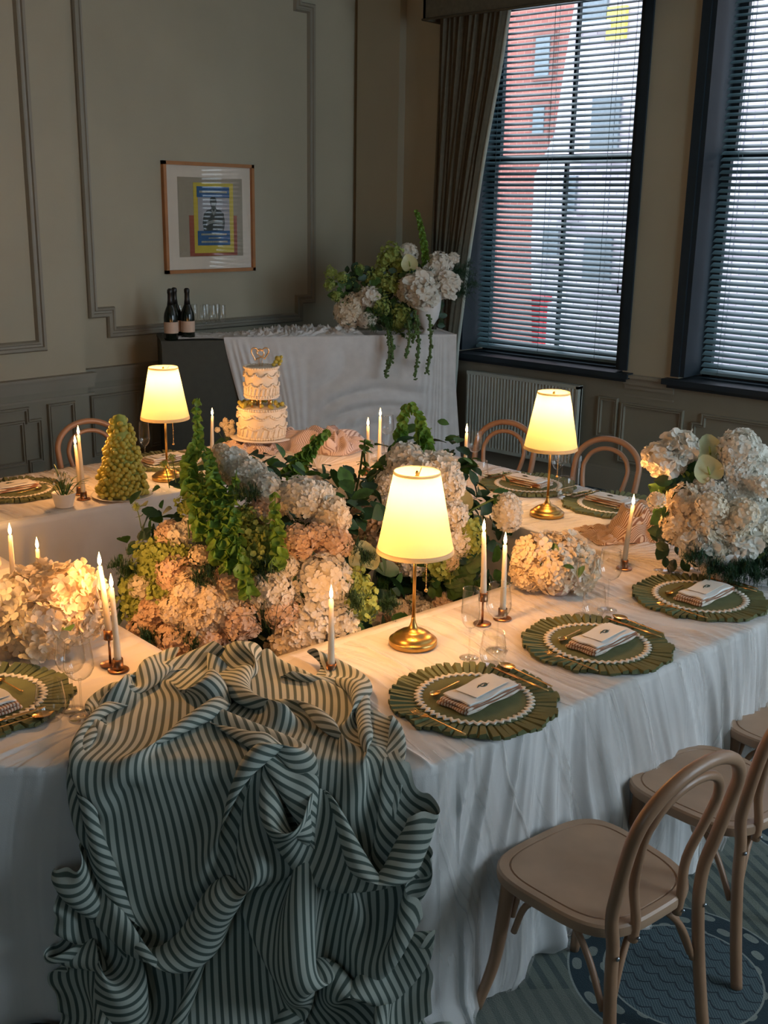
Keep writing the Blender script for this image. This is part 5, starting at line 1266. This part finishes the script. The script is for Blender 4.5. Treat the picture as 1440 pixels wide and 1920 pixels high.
def heart(cx_, cz_, s, tilt):
    P = []
    for t_ in np.linspace(0, 2*PI, 40): x = 16*math.sin(t_)**3; y = 13*math.cos(t_)-5*math.cos(2*t_)-2*math.cos(3*t_)-math.cos(4*t_); x, y = x*s/16, y*s/16; P.append((cx_+x*math.cos(tilt)-y*math.sin(tilt), cz_+x*math.sin(tilt)+y*math.cos(tilt)))
    return [(RT[0]*p[0], RT[1]*p[0], p[1]) for p in P]
tp = obj('heart_topper', MB().tube(heart(.012, .525, .033, .25), .0042, 6).tube([(RT[0]*.005, RT[1]*.005, .45), (RT[0]*.005, RT[1]*.005, .50)], .002, 6), M['wire'], ck)
obj('second_heart', MB().tube(heart(-.022, .52, .036, -.35), .0042, 6).tube([(-RT[0]*.012, -RT[1]*.012, .45), (-RT[0]*.012, -RT[1]*.012, .50)], .002, 6), M['wire'], tp)

# grape tower
gp = T(231, 930, .757); gt = thing('grape_tower', 'tall cone of yellow-green grapes on a white plate', 'grape tower', (gp[0], gp[1], .764))
pl_ = thing('serving_plate', 'round white plate under the grape tower', 'plate', (gp[0], gp[1], .757)); obj('plate_dish', MB().lathe([(0, 0), (.10, 0), (.135, .008), (.145, .013), (.135, .011), (.10, .004), (0, .004)], 40), M['ceramic'], pl_)
obj('cone_core', MB().lathe([(.085, 0), (.10, .01), (.028, .37), (0, .38)], 20), M['viburnum'], gt)
N = 296; k = 0
for i in range(N):
    f = 1-math.sqrt(1-(i+.5)/N*.985); z = .012+.385*f; r0 = .112*(1-f)+.028*f; a0 = i*2.39996; jit = rg.normal(0, .006)
    grape(gt, (r0+jit)*math.cos(a0), (r0+jit)*math.sin(a0), z+rg.normal(0, .005), rg.uniform(.85, 1.12))

# snowdrop pot
sp_ = T(121, 950, .757); pt = thing('plant_pot', 'small white pot with snowdrops beside the candle pair', 'pot', (sp_[0], sp_[1], .757)); obj('pot_wall', MB().lathe([(0, 0), (.035, 0), (.04, .005), (.052, .06), (.055, .065), (.050, .066), (.045, .05), (0, .05)], 30), M['ceramic'], pt)
A6 = Arr('snowdrop_plant', 'snowdrops with drooping white bells and narrow leaves in the small pot', 'plant', (sp_[0], sp_[1], .80))
for k in range(16):
    a0 = A6.r.uniform(0, 6.28); L_ = A6.r.uniform(.06, .15); b_ = np.array([sp_[0]+.02*math.cos(a0), sp_[1]+.02*math.sin(a0), .81]); t_ = b_+np.array([math.cos(a0)*L_*.8, math.sin(a0)*L_*.8, L_*A6.r.uniform(.3, 1)])
    A6.part('leaf_blade', MB().tube(catmull([b_, (b_+t_)/2+np.array([0, 0, .02]), t_], 5), [.0035]*10+[.001], 5, .3), 'leaf')
for k in range(15):
    a0 = A6.r.uniform(0, 6.28); rr = A6.r.uniform(.01, .06); z1 = .88+A6.r.uniform(0, .04); q = np.array([sp_[0]+rr*math.cos(a0), sp_[1]+rr*math.sin(a0), z1])
    A6.part('thin_stem', MB().tube(catmull([(sp_[0], sp_[1], .81), (sp_[0]+rr*.7*math.cos(a0), sp_[1]+rr*.7*math.sin(a0), z1), q+np.array([.004, 0, .006]), q], 4), .001, 4), 'stem')
    mb = MB()
    for j in range(3): R3 = rot_to(np.array([math.cos(j*2.1), math.sin(j*2.1), -.2]), 0); V, F = petal_np(.9, .2); V2 = V.copy(); mb.add(np.c_[V[:, 0]*.014*math.cos(j*2.1)-V[:, 2]*.02*math.sin(j*2.1), V[:, 0]*.014*math.sin(j*2.1)+V[:, 2]*.02*math.cos(j*2.1), -V[:, 1]*.017]+q, F)
    A6.part('snowdrop_flower', mb, 'white')
# second snowdrop sprig behind cake candle
A7 = Arr('snowdrop_plant', 'sprig of small white flowers between the candle and the cake', 'plant', tuple(T(425, 835, .757)))
for k in range(14):
    q = Pdist(A7.r.uniform(405, 440), A7.r.uniform(788, 815), depth_of(A7.b)); A7.part('thin_stem', MB().tube([A7.b, q], .0012, 4), 'stem'); A7.bloom('R', q, .012)

# striped heaps
def heap(name, label, cat, c, rx, ry, h, rot, m, seed, freq=5):
    t = thing(name, label, cat, c, rot); U, V = np.meshgrid(np.linspace(-1, 1, 120), np.linspace(-1, 1, 90)); rr = np.sqrt(U**2+V**2); ang = np.arctan2(V, U)
    edge = 1+.18*np.sin(ang*3+seed)+.1*np.sin(ang*7+seed*2); base = np.clip(1-(rr/1.02)**2, 0, 1)**.7
    rid = (.5+.5*np.cos(2*PI*(U*freq*.42+V*.6+.9*n2(U*1.6+3, V*1.6+5, seed))))**1.3; rid2 = (.5+.5*np.cos(2*PI*(V*freq*.36-U*.5+.8*n2(U*2+1, V*2+8, seed+4))))**1.4
    z = .004+h*base*(.35+.5*rid+.35*rid2)
    sq = 1/np.maximum(1, np.maximum(np.abs(U), np.abs(V))/np.maximum(rr, 1e-6)*1.0+0*U)
    X = U*np.sqrt(1-V*V/2)*rx*edge; Y = V*np.sqrt(1-U*U/2)*ry*edge
    z = np.where(np.maximum(np.abs(U), np.abs(V)) > .99, .002, z)
    obj('folds', MB().grid(np.dstack([X, Y, z])), M[m], t, uv=np.dstack([U+.12*rid, V+.1*rid2]).reshape(-1, 2)); return t
M['beigestripe'] = striped_mat('beige_ticking_stripe', (.62, .50, .38), (.25, .13, .075), 52, 'y', .5, uv=True)
M['pinkstripe'] = striped_mat('pale_pink_ticking_stripe', (.66, .54, .48), (.33, .22, .18), 60, 'x', .6, uv=True)
hp = T(1205, 1003); heap('striped_cloth', 'beige striped cloth heaped before the right bouquet', 'cloth', (hp[0], hp[1], .756), .19, .15, .13, 1.0, 'beigestripe', 3)
hp = T(1150, 1008); heap('striped_cloth', 'flat end of the beige striped cloth trailing over the right table', 'cloth', (hp[0], hp[1], .756), .16, .12, .035, .4, 'beigestripe', 7, 7)
hp = T(590, 838); heap('striped_cloth', 'pale pink striped cloth heaped at the foot of the cake', 'cloth', (hp[0], hp[1], .756), .34, .22, .10, .9, 'pinkstripe', 5)
hp = T(470, 842); heap('striped_cloth', 'pale pink striped cloth left of the cake foot', 'cloth', (hp[0], hp[1], .756), .18, .15, .05, .2, 'pinkstripe', 9)
# ================================================================ green ticking drape over the cut corner
# a small cloth solver: the fabric is gathered at tack points, falls over the table edge and settles in ruched swags
DP1 = TO+TU*-.80+TW*.02; DP2 = TO+TU*.12+TW*-.775
DEX = (DP2-DP1)/np.linalg.norm(DP2-DP1); DEY = np.array([-DEX[1], DEX[0]])
if DEY@(TO-DP1) < 0: DEY = -DEY
def d_loc(P): d = P[:2]-DP1; return np.array([d@DEX, d@DEY, P[2]])
def d_top(px, py, z): return d_loc(T(px, py, z))
def d_front(px, py, yl=-.04):
    d = ray(px, py); o = d_loc(CAM); dl = np.array([d[:2]@DEX, d[:2]@DEY, d[2]]); return o+dl*((yl-o[1])/dl[1])
def drape_sim(steps=170, iters=9):
    g = np.random.default_rng(5); Wd, Ld = 1.46, 2.70; na, nb = 98, 176; edge = .98
    A = np.linspace(0, Wd, na); B = np.linspace(0, Ld, nb); da, db = A[1], B[1]; pins = []
    def pin(a, b, t, k=1.0): pins.append((int(round(b/db)), int(round(a/da)), np.array(t, float), k))
    def gather(a, b, t, r=.075, q=.22):
        """a tack stitch: the fabric within r is drawn together into a knot of small pleats"""
        j0, i0 = b/db, a/da
        for j in range(int(j0-r/db), int(j0+r/db)+2):
            for i in range(int(i0-r/da), int(i0+r/da)+2):
                if 0 <= i < na and 0 <= j < nb:
                    u, v = (i-i0)*da, (j-j0)*db; d = math.hypot(u, v)
                    if d < r: pins.append((j, i, np.array(t, float)+np.array([u*q, -.006*math.cos(u/da*PI)-.35*(r-d)*0, -v*q]), .35+.6*(1-d/r)))
    for px, py, z, a, b in [(340, 1212, .80, 0, 0), (440, 1190, .875, .66, .06), (400, 1200, .83, .36, .0), (500, 1200, .83, 1.0, .0), (575, 1222, .80, 1.46, 0), (250, 1275, .79, 0, .28), (255, 1272, .835, .16, .26), (375, 1262, .872, .50, .34), (560, 1300, .865, .92, .40), (655, 1292, .83, 1.30, .34),
        (670, 1288, .785, 1.46, .34), (165, 1358, .785, 0, .76), (255, 1385, .785, .32, .80), (345, 1325, .79, .48, .62), (415, 1345, .775, .62, .55), (735, 1362, .785, 1.44, .72), (500, 1345, .83, .80, .66), (610, 1345, .785, 1.04, .56), (690, 1345, .82, 1.28, .66)]:
        pin(a, b, d_top(px, py, z), .8)
    for px, py, a, b, y, r in [(490, 1404, .74, .97, .02, .08), (600, 1487, 1.04, 1.24, -.028, .09), (425, 1652, .68, 1.44, -.036, .10), (180, 1650, .14, 1.42, -.036, .08), (745, 1765, 1.36, 1.96, -.045, .10), (175, 1765, .13, 1.82, -.045, .07),
        (430, 1900, .68, 2.05, -.045, .10), (595, 1800, 1.04, 1.78, -.07, .06), (150, 1940, .13, 2.3, -.05, .07), (640, 1985, 1.04, 2.35, -.05, .09)]:
        gather(a, b, d_front(px, py, y), r)
    LE = [(0, 340, 1212, .80), (.28, 262, 1275, .79), (.52, 215, 1318, .79), (.80, 172, 1362, .785)]; LF = [(1.0, 158, 1475), (1.2, 138, 1570), (1.42, 120, 1650), (1.85, 118, 1800), (2.3, 90, 1930), (2.65, 70, 2010)]
    RE = [(0, 572, 1222, .80), (.34, 662, 1290, .785), (.56, 700, 1330, .785), (.78, 745, 1385, .785)]; RF = [(1.0, 795, 1462), (1.2, 795, 1540), (1.42, 790, 1610), (1.9, 785, 1760), (2.3, 815, 1880), (2.65, 850, 2000)]
    for a_, top_, fr_ in ((0, LE, LF), (Wd, RE, RF)):
        K = [(b_, d_top(x, y, z)) for b_, x, y, z in top_]+[(b_, d_front(x, y, -.03)) for b_, x, y in fr_]; kb = [k[0] for k in K]; kp = np.array([k[1] for k in K])
        for b_ in np.arange(0, 2.64, .09): pin(a_, b_, np.array([np.interp(b_, kb, kp[:, q]) for q in range(3)])+np.array([0, -.025*abs(math.sin(b_*17)) if b_ > .95 else 0, 0]), .7)
    aa, bb = np.meshgrid(A, B); P = np.zeros((nb, na, 3))
    wid = np.interp(B, [0, .3, edge, 1.4, Ld], [.46, .62, .86, .88, 1.02]); xc = np.interp(B, [0, edge, Ld], [.68, .79, .78])
    P[..., 0] = xc[:, None]+(A/Wd-.5)[None]*wid[:, None]; tt = np.clip((B-edge)/(Ld-edge), 0, 1)
    P[..., 1] = np.where(B < edge, .53*(1-B/edge), -.04-.03*tt)[:, None]; P[..., 2] = np.where(B < edge, .80, .74-.70*tt)[:, None]
    nz_ = np.zeros_like(aa)
    for k in range(16): f1, f2 = g.uniform(-13, 13), g.uniform(-11, 11); nz_ += g.uniform(.3, 1)*np.sin(f1*aa+f2*bb+g.uniform(0, 6))
    nz_ /= 3
    P[..., 2] += np.where(bb < edge, 0.045*(nz_+.6), 0); P[..., 1] -= np.where(bb >= edge, 0.045*(nz_+1.1), 0)
    V = np.zeros_like(P); P0 = P.copy(); dt = 1/60.
    def fix(a, b, rest, k, one=False):
        d = b-a; L = np.sqrt((d*d).sum(-1, keepdims=True))+1e-9; s = (L-rest)/L*.5*k
        if one: s = np.minimum(s, 0)
        d *= s; a += d; b -= d
    def jac(a, b, rest, k):
        d = b-a; L = np.sqrt((d*d).sum(-1, keepdims=True))+1e-9; d *= np.minimum((L-rest)/L, 0)*.25*k; return d
    dg_ = math.hypot(da, db)
    def solve():
        for p in (0, 1):
            m = (nb-p)//2; fix(P[p:p+2*m:2], P[p+1:p+1+2*m:2], db, 1); m = (na-p)//2; fix(P[:, p:p+2*m:2], P[:, p+1:p+1+2*m:2], da, 1)
        for p in (0, 1):
            m = (nb-p)//2; a = P[p:p+2*m:2]; b = P[p+1:p+1+2*m:2]
            fix(a[:, :-1], b[:, 1:], dg_, .45); fix(a[:, 1:], b[:, :-1], dg_, .45)
        for q, k in ((2, .9), (5, .5)):
            d = jac(P[:-q], P[q:], q*db, k); P[:-q] += d; P[q:] -= d
            d = jac(P[:, :-q], P[:, q:], q*da, k); P[:, :-q] += d; P[:, q:] -= d
    RYl = np.array([TU@DEX, TU@DEY]); nR = np.array([RYl[1], -RYl[0]]); LYl = np.array([TW@DEX, TW@DEY]); nL = np.array([-LYl[1], LYl[0]])
    if nR[0] < 0: nR = -nR
    if nL[0] > 0: nL = -nL
    def collide():
        x, y, z = P[..., 0].copy(), P[..., 1].copy(), P[..., 2].copy(); t = np.clip((.75-z)/.75, 0, 1)
        dT = z-.772; dF = -y-(.022+.03*t); dR = (x-1.216)*nR[0]+y*nR[1]-(.03+.06*t); dL = x*nL[0]+y*nL[1]-.02
        oth = np.maximum(dF, np.maximum(dR, dL)); sd = np.maximum(dT, oth); ins = sd < 0
        mT = ins & (dT >= oth); mF = ins & ~mT & (dF >= np.maximum(dR, dL)); mR = ins & ~mT & ~mF & (dR >= dL)
        P[..., 2] = np.where(mT, z-dT, z); P[..., 1] = np.where(mF, y+dF, y)
        P[..., 0] = np.where(mR, x-dR*nR[0], P[..., 0]); P[..., 1] = np.where(mR, y-dR*nR[1], P[..., 1]); P[..., 2] = np.maximum(P[..., 2], .008)
        return (z < .775) & (y > 0)
    for st in range(steps):
        V *= .965; V[..., 2] -= 9.8*dt; Q = P.copy(); np.clip(V, -1.4, 1.4, out=V); P += V*dt; f = min(1, (st+1)/50)
        for it in range(iters):
            solve()
            for j, i, t, k in pins: P[j, i] += (P0[j, i]*(1-f)+t*f-P[j, i])*k
        on = collide(); V = (P-Q)/dt; V[on] *= .3
    # light smoothing of solver noise
    for _ in range(2):
        P[1:-1] = P[1:-1]*.6+.2*(P[:-2]+P[2:]); P[:, 1:-1] = P[:, 1:-1]*.6+.2*(P[:, :-2]+P[:, 2:])
    collide()
    out = np.concatenate([DP1+P[..., 0:1]*DEX+P[..., 1:2]*DEY, P[..., 2:3]], -1)
    return out, aa, bb
DRP, AA, BB = drape_sim()
M['greenstripe'] = striped_mat('green_ticking_stripe', (.43, .46, .405), (.070, .10, .085), 2/.0205, 'x', .58, uv=True)
dg = thing('striped_drape', 'green and white ticking-striped fabric heaped on the near corner and falling in ruched swags', 'drape', (DRP[60, 40, 0], DRP[60, 40, 1], .76))
do = obj('fabric', MB().grid(DRP-np.array(dg.location)), M['greenstripe'], dg, uv=np.dstack([AA, BB]).reshape(-1, 2))
ss = do.modifiers.new('smooth_folds', 'SUBSURF'); ss.levels = 1; ss.render_levels = 1
